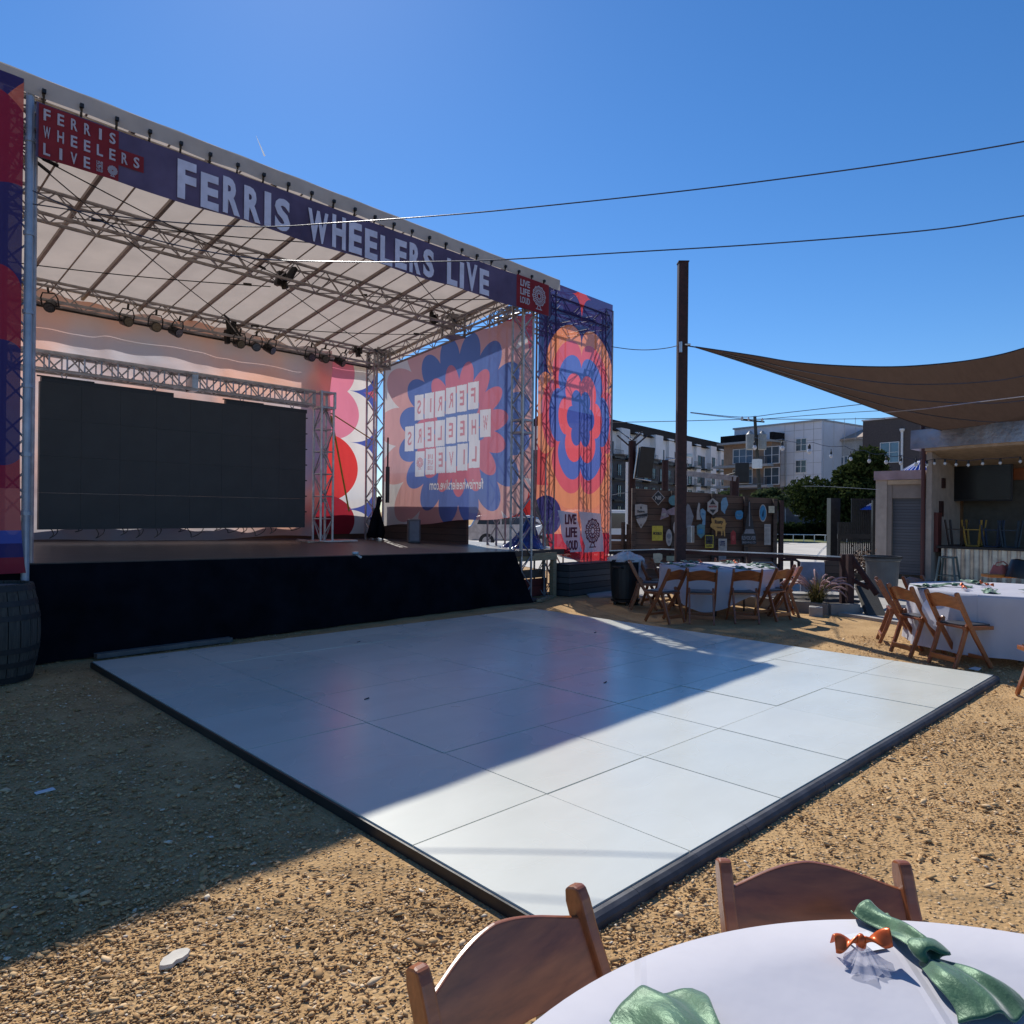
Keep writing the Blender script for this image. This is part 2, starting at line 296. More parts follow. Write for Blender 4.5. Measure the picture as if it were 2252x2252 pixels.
# ------------------------------------------------------------------ mesh builder and tagging
ORG = {}
class MB:
    def __init__(s): s.v = []; s.f = []
    def add(s, vs, fs):
        k = len(s.v); s.v += [tuple(v) for v in vs]; s.f += [tuple(i+k for i in f) for f in fs]; return s
    def box(s, c, d, R=None):
        c = Vector(c); P = []
        for x, y, z in ((-1,-1,-1),(1,-1,-1),(1,1,-1),(-1,1,-1),(-1,-1,1),(1,-1,1),(1,1,1),(-1,1,1)):
            p = Vector((x*d[0]/2, y*d[1]/2, z*d[2]/2)); P.append(c+(R@p if R else p))
        return s.add(P, [(0,3,2,1),(4,5,6,7),(0,1,5,4),(1,2,6,5),(2,3,7,6),(3,0,4,7)])
    def bbox(s, x0, x1, y0, y1, z0, z1): return s.box(((x0+x1)/2,(y0+y1)/2,(z0+z1)/2),(x1-x0,y1-y0,z1-z0))
    def beam(s, p0, p1, w, h, up=(0,0,1)):
        p0, p1 = Vector(p0), Vector(p1); d = (p1-p0); L = d.length; d.normalize()
        up = Vector(up); x = up.cross(d)
        if x.length < 1e-4: x = Vector((1,0,0)).cross(d)
        x.normalize(); y = d.cross(x); R = Matrix((x, y, d)).transposed()
        return s.box((p0+p1)/2, (w, h, L), R)
    def tube(s, p0, p1, r, n=6, r1=None, cap=True):
        p0, p1 = Vector(p0), Vector(p1); d = (p1-p0)
        if d.length < 1e-6: return s
        d.normalize(); a = d.orthogonal().normalized(); b = d.cross(a); r1 = r if r1 is None else r1
        P = [p0+(a*math.cos(t)+b*math.sin(t))*r for t in [2*PI*i/n for i in range(n)]]
        P += [p1+(a*math.cos(t)+b*math.sin(t))*r1 for t in [2*PI*i/n for i in range(n)]]
        F = [(i, (i+1) % n, n+(i+1) % n, n+i) for i in range(n)]
        if cap: F += [tuple(range(n-1, -1, -1)), tuple(range(n, 2*n))]
        return s.add(P, F)
    def path(s, pts, r, n=6, rad=None):
        pts = [Vector(p) for p in pts]; N = len(pts); P = []; ref = None
        for i, p in enumerate(pts):
            d = (pts[min(i+1, N-1)]-pts[max(i-1, 0)]).normalized()
            if ref is None: ref = d.orthogonal().normalized()
            a = (ref-d*ref.dot(d)).normalized(); ref = a; b = d.cross(a); rr = rad[i] if rad else r
            P += [p+(a*math.cos(2*PI*k/n)+b*math.sin(2*PI*k/n))*rr for k in range(n)]
        F = []
        for i in range(N-1):
            for k in range(n): F.append((i*n+k, i*n+(k+1) % n, (i+1)*n+(k+1) % n, (i+1)*n+k))
        F += [tuple(range(n-1, -1, -1)), tuple(range((N-1)*n, N*n))]
        return s.add(P, F)
    def lathe(s, c, prof, n=24, cap=True):
        c = Vector(c); P = []; F = []
        for r, z in prof: P += [c+Vector((r*math.cos(2*PI*k/n), r*math.sin(2*PI*k/n), z)) for k in range(n)]
        for i in range(len(prof)-1):
            for k in range(n): F.append((i*n+k, i*n+(k+1) % n, (i+1)*n+(k+1) % n, (i+1)*n+k))
        if cap: F += [tuple(range(n-1, -1, -1)), tuple(range((len(prof)-1)*n, len(prof)*n))]
        return s.add(P, F)
    def prism(s, poly, fn0, fn1):
        """poly of 2D points mapped by two functions to the two end caps"""
        n = len(poly); P = [fn0(*p) for p in poly]+[fn1(*p) for p in poly]
        return s.add(P, [tuple(range(n-1, -1, -1)), tuple(range(n, 2*n))]+[(i, (i+1) % n, n+(i+1) % n, n+i) for i in range(n)])
    def grid(s, nu, nv, fn):
        P = [fn(i/nu, j/nv) for j in range(nv+1) for i in range(nu+1)]
        return s.add(P, [(j*(nu+1)+i, j*(nu+1)+i+1, (j+1)*(nu+1)+i+1, (j+1)*(nu+1)+i) for j in range(nv) for i in range(nu)])
    def build(s, name, mat, parent=None, smooth=False, local=False, bevel=0, solid=0, base=None):
        me = bpy.data.meshes.new(name); org = Vector((0,0,0))
        if parent is not None and not local: org = ORG.get(parent.name, Vector((0,0,0)))
        if parent is None and not local:
            A = np.array([list(v) for v in s.v]); org = Vector(base) if base else Vector((*((A.min(0)+A.max(0))/2)[:2], A[:, 2].min()))
        me.from_pydata([tuple(Vector(v)-org) for v in s.v], [], s.f); me.update()
        bm = bmesh.new(); bm.from_mesh(me); bmesh.ops.recalc_face_normals(bm, faces=bm.faces); bm.to_mesh(me); bm.free()
        if mat: me.materials.append(MT[mat] if isinstance(mat, str) else mat)
        o = bpy.data.objects.new(name, me); COL.objects.link(o)
        if parent is None:
            o.location = org; ORG[o.name] = org
        else:
            o.parent = parent; ORG[o.name] = ORG.get(parent.name, Vector((0,0,0)))
        if smooth: me.polygons.foreach_set('use_smooth', [True]*len(me.polygons))
        if bevel:
            md = o.modifiers.new('bevel', 'BEVEL'); md.width = bevel; md.segments = 2; md.limit_method = 'ANGLE'
        if solid:
            md = o.modifiers.new('solid', 'SOLIDIFY'); md.thickness = solid; md.offset = 0
        return o
def tag(o, label, cat, group=None):
    o['label'] = label; o['category'] = cat
    if group: o['group'] = group
    return o
def struct(o): o['kind'] = 'structure'; return o
def thing(name, label, cat, loc=(0,0,0), rotz=0, group=None):
    o = bpy.data.objects.new(name, None); COL.objects.link(o); o.location = loc; o.rotation_euler = (0,0,rotz)
    o.empty_display_size = .1; ORG[o.name] = Vector(loc); return tag(o, label, cat, group)
def copy_tree(o, parent=None):
    c = o.copy(); COL.objects.link(c); c.parent = parent
    for ch in list(o.children): copy_tree(ch, c)
    return c
_tc = {}
def text_geo(s, size=1, offset=0.0, extrude=0.0, res=3):
    key = (s, offset, extrude)
    if key not in _tc:
        cu = bpy.data.curves.new('t', 'FONT'); cu.body = s; cu.size = 1; cu.offset = offset; cu.extrude = extrude; cu.resolution_u = res
        ob = bpy.data.objects.new('t', cu); me = bpy.data.meshes.new_from_object(ob)
        vs = [tuple(v.co) for v in me.vertices]; fs = [tuple(p.vertices) for p in me.polygons]
        bpy.data.meshes.remove(me); bpy.data.objects.remove(ob); _tc[key] = (vs, fs)
    return _tc[key]
def add_text(mb, s, x, z, h, w=None, y=0.0, mirror=False, offset=.03, th=.004, jig=0, fit=None, basis=None, slant=0):
    """letters standing in the x-z plane at depth y: cap height h, total width w (or natural)"""
    vs, fs = text_geo(s, 1, offset, th)
    if not vs: return
    A = np.array(vs); x0, x1 = A[:,0].min(), A[:,0].max(); z0, z1 = A[:,1].min(), A[:,1].max()
    sx = (w/(x1-x0)) if w else h/(z1-z0); sz = h/(z1-z0); out = []
    for vx, vy, vz in vs:
        X = (vx-x0)*sx; X = X+slant*(vy-z0)*sz
        if mirror: X = -X
        p = (x+X, y-vz, z+(vy-z0)*sz); out.append(basis(*p) if basis else p)
    mb.add(out, fs)
def wheel(mb, cx, cz, r, y, t=.012, n=12, basis=None, mirror=False):
    f = basis or (lambda a, b, c: (a, b, c))
    def seg(p, q, w=t):
        (x0, z0), (x1, z1) = p, q; d = math.hypot(x1-x0, z1-z0) or 1; nx, nz = -(z1-z0)/d*w/2, (x1-x0)/d*w/2
        P = [f(x0+nx, y, z0+nz), f(x1+nx, y, z1+nz), f(x1-nx, y, z1-nz), f(x0-nx, y, z0-nz)]
        P += [f(x0+nx, y+.003, z0+nz), f(x1+nx, y+.003, z1+nz), f(x1-nx, y+.003, z1-nz), f(x0-nx, y+.003, z0-nz)]
        mb.add(P, [(0,1,2,3),(7,6,5,4),(0,4,5,1),(1,5,6,2),(2,6,7,3),(3,7,4,0)])
    pt = lambda k, rr: (cx+rr*math.cos(2*PI*k/n), cz+rr*math.sin(2*PI*k/n))
    for k in range(n):
        for rr in (r, r*.6, r*.28): seg(pt(k, rr), pt(k+1, rr))
        seg(pt(k, r*.28), pt(k, r)); seg(pt(k+.5, r*.6), pt(k+.5, r)); seg(pt(k, r*1.08), pt(k+.5, r), t*1.2)
    seg((cx-r*.15, cz-r*1.0), (cx-r*.32, cz-r*1.38)); seg((cx+r*.15, cz-r), (cx+r*.32, cz-r*1.38)); seg((cx-r*.5, cz-r*1.4), (cx+r*.5, cz-r*1.4))
def truss(mb, p0, p1, w=.3, h=None, r=.022, rl=.011, seg=.35, up=(0,0,1), n=6, style='zig'):
    """box truss: four chords with lattice on all four sides"""
    p0, p1 = Vector(p0), Vector(p1); d = p1-p0; L = d.length; d.normalize(); up = Vector(up); h = h or w
    x = d.cross(up); x = x.normalized() if x.length > 1e-3 else Vector((1,0,0)); y = x.cross(d).normalized()
    c = [x*(sx*w/2)+y*(sy*h/2) for sx, sy in ((-1,-1),(1,-1),(1,1),(-1,1))]
    for k in c: mb.tube(p0+k, p1+k, r, n)
    N = max(2, int(round(L/seg)))
    for fi in range(4):
        a, b = c[fi], c[(fi+1) % 4]
        for i in range(N):
            q0, q1 = p0+d*(L*i/N), p0+d*(L*(i+1)/N)
            if (i+fi) % 2: mb.tube(q0+a, q1+b, rl, 5, cap=False)
            else: mb.tube(q0+b, q1+a, rl, 5, cap=False)
            if style == 'ladder' or i == 0: mb.tube(q0+a, q0+b, rl, 5, cap=False)
        mb.tube(p1+a, p1+b, rl, 5, cap=False)

# =================================================================== SETTING
def build_setting():
    g = MB(); R = 900
    # one sheet, finer near the yard
    xs = [-R, -60, -12] + [ -6+i*1.0 for i in range(0, 27)] + [40, 120, R]; ys = [-R, -60, -12] + [-6+i*1.0 for i in range(0, 22)] + [30, 120, R]
    P = []; rr = random.Random(3)
    for y in ys:
        for x in xs:
            inside = -8 < x < 20 and -8 < y < 15
            on_floor = -0.6 < x < 7.2 and -0.6 < y < 7.4
            P.append((x, y, GZ+(rr.uniform(-.014, .006) if inside and not on_floor else (-.012 if on_floor else 0))))
    nx = len(xs); F = [(j*nx+i, j*nx+i+1, (j+1)*nx+i+1, (j+1)*nx+i) for j in range(len(ys)-1) for i in range(nx-1)]
    o = g.add(P, F).build('ground', 'ground', local=True, smooth=True); struct(o)
    # concrete road and yard beyond the fence
    rd = MB(); pts = [at(1050, 1100, 19.5), at(1950, 1100, 19.5), at(2350, 1100, 60), at(2100, 1100, 92), at(700, 1100, 88), at(820, 1100, 30)]
    top = [(p.x, p.y, GZ+.012) for p in pts]; bot = [(p.x, p.y, GZ-.02) for p in pts]; n = len(pts)
    rd.add(top+bot, [tuple(range(n))]+[(i, (i+1) % n, n+(i+1) % n, n+i) for i in range(n)])
    struct(rd.build('road', 'road', local=True))
    gr = MB(); pts = [at(700, 1100, 44), at(2100, 1100, 42), at(2100, 1100, 54), at(700, 1100, 54)]
    struct(gr.add([(p.x, p.y, GZ+.03) for p in pts], [(0,1,2,3)]).build('verge', 'grass', local=True))
    # paving behind the kerb and beside the tower
    for q in ([(8.6, 7.05), (9.9, 6.15), (12.9, 8.6), (11.5, 10.2)], [(10.0, 3.15), (9.6, 1.7), (17.3, -2), (17.9, 6.0), (12.5, 8.0)]):
        pv = MB(); n = len(q); pv.add([(x, y, GZ+.022) for x, y in q]+[(x, y, GZ-.05) for x, y in q], [tuple(range(n))]+[(i, (i+1) % n, n+(i+1) % n, n+i) for i in range(n)])
        struct(pv.build('paving', 'concrete', local=True))
    kb = MB(); kb.beam((9.55, 1.62, GZ+.0), (10.12, 3.25, GZ+.0), .12, .09); kb.beam((9.2, 0.5, GZ), (9.55, 1.62, GZ), .12, .09)
    struct(kb.build('kerb', 'concrete', local=True))
    # loose gravel near the camera: thousands of small stones, one object
    N = 96000; zone = []
    tot = 0; V = []; Fc = []
    base = np.array([(1,0,0),(0,1,0),(-1,0,0),(0,-1,0),(0,0,.8),(0,0,-.8),(.6,.6,.35),(-.6,-.6,.35)], float)
    tri = [(0,6,4),(6,1,4),(1,2,4),(2,7,4),(7,3,4),(3,0,4),(0,1,6),(2,3,7),(1,0,5),(2,1,5),(3,2,5),(0,3,5)]
    cnt = 0; rng = RNG
    A = np.array([CAM.x, CAM.y])
    while cnt < N:
        # sample in the view wedge, density falls with distance
        D = 1.25+ (rng.random()**1.9)*8.5; lat = (rng.random()-.5)*1.5*D
        x = A[0]+CF.x*D+CR.x*lat; y = A[1]+CF.y*D+CR.y*lat
        if -.06 < x < 6.52 and -.06 < y < 6.5: continue
        if y > 7.0 and x < 8.4: continue
        dens = .5+.5*math.sin(x*2.1+math.sin(y*1.7)*1.6)*math.cos(y*1.9-math.sin(x)*1.3)
        if rng.random() > .1+.9*dens: continue
        sz = rng.lognormal(math.log(.0042), .5); sz = min(sz, .022)
        if D > 4: sz *= 1.15
        th = rng.random()*6.28; c, s_ = math.cos(th), math.sin(th)
        b = base*(1+rng.uniform(-.3, .3, (8, 3)))*np.array([sz*rng.uniform(.9, 1.9), sz*rng.uniform(.8,1.2), sz*rng.uniform(.3, .8)])
        tl = rng.uniform(-.4,.4); b[:,2] += b[:,0]*tl; V.append(np.c_[b[:,0]*c-b[:,1]*s_+x, b[:,0]*s_+b[:,1]*c+y, b[:,2]+GZ+sz*.12+rng.uniform(-.004, .002)]); cnt += 1
    V = np.concatenate(V); T = np.array(tri)
    Fa = (np.arange(N)[:, None, None]*8+T[None]).reshape(-1, 3)
    me = bpy.data.meshes.new('gravel'); me.vertices.add(len(V)); me.vertices.foreach_set('co', V.astype(np.float32).ravel())
    me.loops.add(Fa.size); me.loops.foreach_set('vertex_index', Fa.astype(np.int32).ravel())
    me.polygons.add(len(Fa)); me.polygons.foreach_set('loop_start', (np.arange(len(Fa))*3).astype(np.int32)); me.polygons.foreach_set('loop_total', np.full(len(Fa), 3, np.int32))
    me.update(calc_edges=True); me.validate(); me.materials.append(MT['stone'])
    o = bpy.data.objects.new('gravel', me); COL.objects.link(o); o['kind'] = 'stuff'; o['label'] = 'loose tan gravel stones scattered over the dirt'; o['category'] = 'gravel'
build_setting()

# =================================================================== DANCE FLOOR
T = 0.9144
def dance_floor():
    t = thing('dance_floor', 'glossy white modular dance floor of square panels laid on the gravel', 'dance floor', (0,0,GZ))
    rr = random.Random(5)
    me0 = None
    for i in range(7):
        for j in range(7):
            g = .0042; mb = MB(); x0, x1, y0, y1 = i*T+g, (i+1)*T-g, j*T+g, (j+1)*T-g
            dz = rr.uniform(-.0016, .0016); cx, cy = (x0+x1)/2, (y0+y1)/2
            tx, ty = rr.uniform(-.0012, .0012), rr.uniform(-.0012, .0012)
            z = lambda x, y: dz+tx*(x-cx)+ty*(y-cy)
            q = [(x0,y0),(x1,y0),(x1,y1),(x0,y1)]
            mb.add([(x, y, -.02) for x, y in q]+[(x, y, z(x, y)) for x, y in q], [(3,2,1,0),(4,5,6,7),(0,1,5,4),(1,2,6,5),(2,3,7,6),(3,0,4,7)])
            mb.build('floor_panel', 'floor', t)
    u = MB(); u.bbox(.01, 7*T-.01, .01, 7*T-.01, -.06, -.022); u.build('underlay', 'black', t)
    L = 7*T
    # bevelled black ramp trim along the right (x axis) edge, dark raw edge on the left one
    r = MB(); nseg = 14
    for k in range(nseg):
        a, b = k*L/nseg+.001, (k+1)*L/nseg-.001; w = .075+rr.uniform(-.003, .003)
        w = .052+rr.uniform(-.002, .002); pr = [(-.003,-.05),(-.003,-.005),(-w*.45,-.004),(-w*.8,-.014),(-w,-.03),(-w,-.08)]; k2 = len(pr)
        r.add([(a,y,z) for y, z in pr]+[(b,y,z) for y, z in pr], [(i,i+1,k2+i+1,k2+i) for i in range(k2-1)]+[tuple(range(k2)), tuple(range(2*k2-1,k2-1,-1))])
    r.build('edge_trim', M('grey_rubber_ramp', (.05, .052, .062), .6, 0, 9, .4, 40, .003), t)
    e = MB(); e.bbox(-.014, -.003, -.003, L+.003, -.06, -.006); e.build('edge_trim', 'black', t)
    e = MB(); e.bbox(-.02, L, L+.003, L+.014, -.06, -.004); e.build('edge_trim', 'lumber', t)
    e = MB(); e.bbox(L+.003, L+.014, 0, L, -.06, -.004); e.build('edge_trim', 'black', t)
dance_floor()

# =================================================================== STAGE
def stage():
    W0, W1, B1 = -1.6, 7.45, 5.6
    t = thing('stage', 'low stage with dark plywood deck and black cloth skirt facing the white floor', 'stage', S(0,0,GZ))
    d = MB(); ed = 9.6
    pts = [(W0,-.02),(7.5,-.02),(9.75,.35),(9.75,B1),(W0,B1)]
    top = [S(a, b, deckz(a, b)) for a, b in pts]; bot = [S(a, b, deckz(a, b)-.1) for a, b in pts]; n = 5
    d.add(top+bot, [tuple(range(n)), tuple(range(2*n-1, n-1, -1))]+[(i, (i+1) % n, n+(i+1) % n, n+i) for i in range(n)])
    d.build('deck', wood('worn_black_plywood', (.035, .027, .024), (.085, .068, .06), .55, (1, 6, 1), .1, 2), t)
    # skirt with soft folds, flares out at the right end
    def sk(u, v):
        a = W0+(7.42-W0)*u; z0 = deckz(a, 0)-.012; z = z0*(1-v)+(GZ+.004)*v
        off = -.035-.018*math.sin(a*9+math.sin(a*2.3)*2)*v-.05*v*v; fl = max(0, (a-6.9)/.5)**2*v
        if a < -.0: off -= .0
        aa = a+fl*.28; return S(aa, off-.12*fl, z)
    s = MB().grid(260, 14, sk); s.build('skirt', 'blackcloth', t, smooth=True)
    # short return of the skirt at the right end
    s2 = MB().grid(20, 8, lambda u, v: S(7.44+(.28*v*v), -.03+u*.5-.12*v*v*(1-u), (deckz(7.45,0)-.012)*(1-v)+(GZ+.004)*v)); s2.build('skirt', 'blackcloth', t, smooth=True)
    # open timber end frame to the right
    f = MB(); f.beam(S(7.46,.1,.74), S(8.75,.1,.74), .05, .14); f.build('beam', 'lumber', t)
    for a in (7.52, 8.72): MB().beam(S(a,.14,GZ), S(a,.14,.66), .09, .09).build('post', 'lumber', t)
    f = MB(); f.beam(S(7.5,.5,.38), S(8.8,.5,.38), .05, .16); f.build('beam', wood('grey_timber', (.1,.085,.07), (.19,.165,.14), .8, (1,1,6), 0, 6), t)
    f = MB(); f.beam(S(7.56,.42,.12), S(8.84,.42,.12), .04, .34); f.build('side_board', 'redboard', t)
    f = MB(); f.beam(S(8.9,1.5,.3), S(-1.6,5.5,.3), .05, .6); f.build('under_wall', 'black', t)
    p = MB(); p.beam((0.13, 6.80, GZ+.03), (1.62, 6.88, GZ+.03), .11, .05)
    tag(p.build('plank', wood('grey_plank', (.1,.09,.085), (.17,.155,.145), .7, (1,1,1), 0, 8)), 'grey timber plank lying at the foot of the black stage skirt', 'plank')
    c = MB(); c.beam(S(7.85,-.25,GZ+.03), S(8.5,.0,GZ+.03), .09, .05); tag(c.build('board_offcut', 'lumber'), 'pale timber offcut on the dirt in front of the red boards', 'board')
stage()

PAR = []
def canopy():
    t = thing('stage_canopy', 'aluminium truss stage roof with beige vinyl canopy over the stage', 'stage roof', S(0,0,GZ))
    Rz = lambda b: 5.93-.175*b
    # columns
    mb = MB(); truss(mb, S(-.06,.16,GZ), S(-.06,.16,5.8), .26, r=.024, rl=.011, seg=.3, up=UB); mb.build('column', 'truss', t)
    pp = MB(); pp.tube(S(-.0,-.06,GZ), S(.0,-.06,5.78), .038, 12)
    for k, z in enumerate((5.3, 4.35, 3.55, 2.8, 2.1, 1.5)): pp.lathe(S(0,-.06,z), [(.05,-.02),(.05,.02)], 12)
    pp.build('standpipe', 'bluepipe', t, smooth=False)
    for a, b, z1 in ((7.8,.16,5.75),(7.72,4.5,5.1),(-.06,4.5,5.1)):
        mb = MB(); truss(mb, S(a,b,GZ), S(a,b,z1), .27, r=.024, rl=.011, seg=.27, up=UB); mb.build('column', 'truss', t)
        bp = MB(); bp.box(S(a,b,GZ+.02), (.6,.6,.03)); bp.build('base_plate', 'steel', t)
    # sleeve plates on the front right column
    sp = MB(); sp.box(S(7.8,.16,3.25), (.3,.3,.035)); sp.box(S(7.8,.16,3.02), (.3,.3,.035)); sp.build('sleeve_block', 'truss', t)
    # beams across
    for (b, z) in ((.14, 5.6), (2.0, 5.42), (4.45, 4.95)):
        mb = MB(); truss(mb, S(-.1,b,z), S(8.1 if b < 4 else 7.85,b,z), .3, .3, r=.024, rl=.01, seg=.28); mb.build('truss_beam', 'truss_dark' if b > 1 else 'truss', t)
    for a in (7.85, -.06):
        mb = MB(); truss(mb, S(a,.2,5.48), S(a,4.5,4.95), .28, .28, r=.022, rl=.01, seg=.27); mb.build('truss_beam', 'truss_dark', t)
    # corner block (sleeve) at mid right and back right
    for a, b, z in ((7.85,2.1,5.3),(7.8,4.47,4.95)):
        cb = MB()
        for dx in (-.16,.16):
            for dy in (-.16,.16): cb.tube(S(a+dx,b+dy,z-.22), S(a+dx,b+dy,z+.24), .028, 6)
        for dz in (-.2,.2):
            cb.box(S(a,b,z+dz), (.36,.36,.025))
        cb.build('corner_block', 'truss_dark', t)
    # rafters
    for k in range(10):
        a = .15+k*.88
        MB().beam(S(a,-.02,Rz(0)-.06), S(a,4.75,Rz(4.75)-.06), .045, .05).build('rafter', M('bronze_rafter', (.27,.22,.2), .5, .3), t) if k == 0 else MB().beam(S(a,-.02,Rz(0)-.06), S(a,4.75,Rz(4.75)-.06), .045, .05).build('rafter', bpy.data.materials['bronze_rafter'], t)
        if k < 9: MB().tube(S(a+.42,-.02,Rz(0)-.04), S(a+.42,4.75,Rz(4.75)-.04), .012, 6).build('rafter', bpy.data.materials['bronze_rafter'], t)
    # canopy sheet, slightly pillowed between rafters
    def rf(u, v):
        a = -.35+8.9*u; b = -.1+5.3*v; k = ((a-.15)/.88) % 1
        return S(a, b, Rz(b)+.01+.016*math.sin(PI*k)*math.sin(PI*v))
    MB().grid(110, 24, rf).build('canopy_sheet', 'roof', t, smooth=True)
    fa = MB().grid(90, 3, lambda u, v: S(-.38+8.9*u, -.115+.01*math.sin(u*60)*v, Rz(0)+.02+.005*math.sin(u*PI*22)-.2*v))
    MB().grid(60, 3, lambda u, v: S(-.35+8.8*u, 5.2+.01*math.sin(u*40)*v, Rz(5.2)-.2*v)).build('canopy_edge', 'roof', t, smooth=True)
    fa.build('canopy_edge', 'vinylwhite', t, smooth=True)
    # clamps along the front edge
    cl = MB()
    for k in range(24):
        a = .1+k*.345; cl.tube(S(a,-.13,5.79), S(a+.02,-.05,5.64), .013, 5); cl.box(S(a,-.14,5.81), (.035,.035,.04))
    cl.build('edge_clamps', 'blackmetal', t)
    # bracing wires under the roof
    br = [((0,.6,5.5),(4.4,4.3,5.0)),((0,3.7,5.02),(3.9,2.2,5.2)),((3.9,2.2,5.35),(7.7,4.2,5.0)),((4.4,4.3,5.03),(7.7,2.6,5.2)),((5.0,.3,5.6),(7.8,1.9,5.3)),((7.7,.3,5.5),(5.3,2.0,5.35)),((0,.3,5.35),(3.9,2.0,5.35)),((1.0,2.1,5.4),(4.3,.4,5.55))]
    for p, q in br:
        w = MB(); P, Q = S(*p), S(*q); w.path([P.lerp(Q, k/8)-Vector((0,0,.05*math.sin(PI*k/8))) for k in range(9)], .008, 5)
        w.tube(P.lerp(Q,.06), P.lerp(Q,.1), .022, 6); w.tube(P.lerp(Q,.9), P.lerp(Q,.93), .022, 6); w.build('bracing_wire', 'blackmetal', t)
    # black winch and cloth bundles lashed on the trusses
    for a, b, z, s_ in ((4.02,1.95,5.42,1),(4.35,4.4,4.93,1.1),(7.3,2.1,5.4,.7),(7.0,4.2,5.0,.6)):
        w = MB(); rr = random.Random(int(a*10))
        for _ in range(5):
            c = S(a+rr.uniform(-.1,.1)*s_, b+rr.uniform(-.06,.06), z+rr.uniform(-.16,.12)*s_)
            R = Matrix.Rotation(rr.uniform(-.7,.7), 3, 'Y') @ Matrix.Rotation(rr.uniform(-.5,.5), 3, 'Z'); w.box(c, (.07*s_,.09,.24*s_), R)
        w.build('chain_motor', 'blackmetal', t, bevel=.01)
    # stray canopy flap straps above the back backdrop
    fl = MB(); fl.beam(S(-.1,4.62,4.78), S(7.6,4.62,4.78), .03, .05); fl.build('back_rail', 'blackmetal', t)
canopy()

# stage lamps
def lamps():
    t = thing('stage_light', '', 'stage light')
    b = MB()
    n = 14
    b.add(*_cyl(.085,-.0,.2,n)); b.build('housing', 'blackmetal', t, local=True, smooth=False)
    l = MB(); l.add(*_cyl(.07,-.012,.004,n)); l.build('lens', M('lamp_lens', (.05,.05,.055), .15, 0, 40, .6, 1, 0, .9), t, local=True)
    y = MB(); y.path([(-.115,.08,0),(-.115,.08,.12),(-.08,.08,.2),(.08,.08,.2),(.115,.08,.12),(.115,.08,0)], .011, 5); y.tube((-.13,.08,0),(-.08,.08,0),.018,6); y.tube((.13,.08,0),(.08,.08,0),.018,6); y.tube((0,.08,.2),(0,.08,.29),.018,6)
    y.build('yoke', 'blackmetal', t, local=True)
    spots = [(1.298,4.70,-.5,.35),(2.449,4.71,.1,0),(2.90,4.71,-.1,0),(3.278,4.68,.35,.15),(4.42,4.69,0,0),(4.73,4.69,-.25,.1),(5.07,4.68,.4,.2),(5.93,4.69,0,0),(6.255,4.71,-.1,0),(6.68,4.69,.45,.25)]
    names = ['black stage lamp hung nearest the left pipe, tilted and apart from the rest', 'black stage lamp, left one of the three above the screen truss left half', 'black stage lamp, middle one of the three above the screen truss left half', 'black stage lamp turned aside, right one of the three above the screen truss left half',
             'black stage lamp facing front, left one of the three hung above the screen right half', 'black stage lamp, middle one of the three hung above the screen right half', 'black stage lamp angled right, third of the three above the screen right half',
             'black stage lamp, left one of the last three beside the canopy rear right corner', 'black stage lamp, middle one of the last three beside the canopy rear right corner', 'rightmost black stage lamp, in front of the pink petal of the rear banner']
    for i, (a, z, yaw, tilt) in enumerate(spots):
        o = t if i == 0 else copy_tree(t)
        o.location = S(a, 4.22, z-.03); o.rotation_euler = (tilt+.25, 0, TH+yaw); o['label'] = names[i]; o['category'] = 'stage light'; o['group'] = 'black lamps hanging from the rear roof truss'
def _cyl(r, y0, y1, n):
    P = [(r*math.cos(2*PI*k/n), y0, r*math.sin(2*PI*k/n)) for k in range(n)]+[(r*.86*math.cos(2*PI*k/n), y1, r*.86*math.sin(2*PI*k/n)) for k in range(n)]
    return P, [tuple(range(n)), tuple(range(2*n-1, n-1, -1))]+[(i, n+i, n+(i+1) % n, (i+1) % n) for i in range(n)]
lamps()

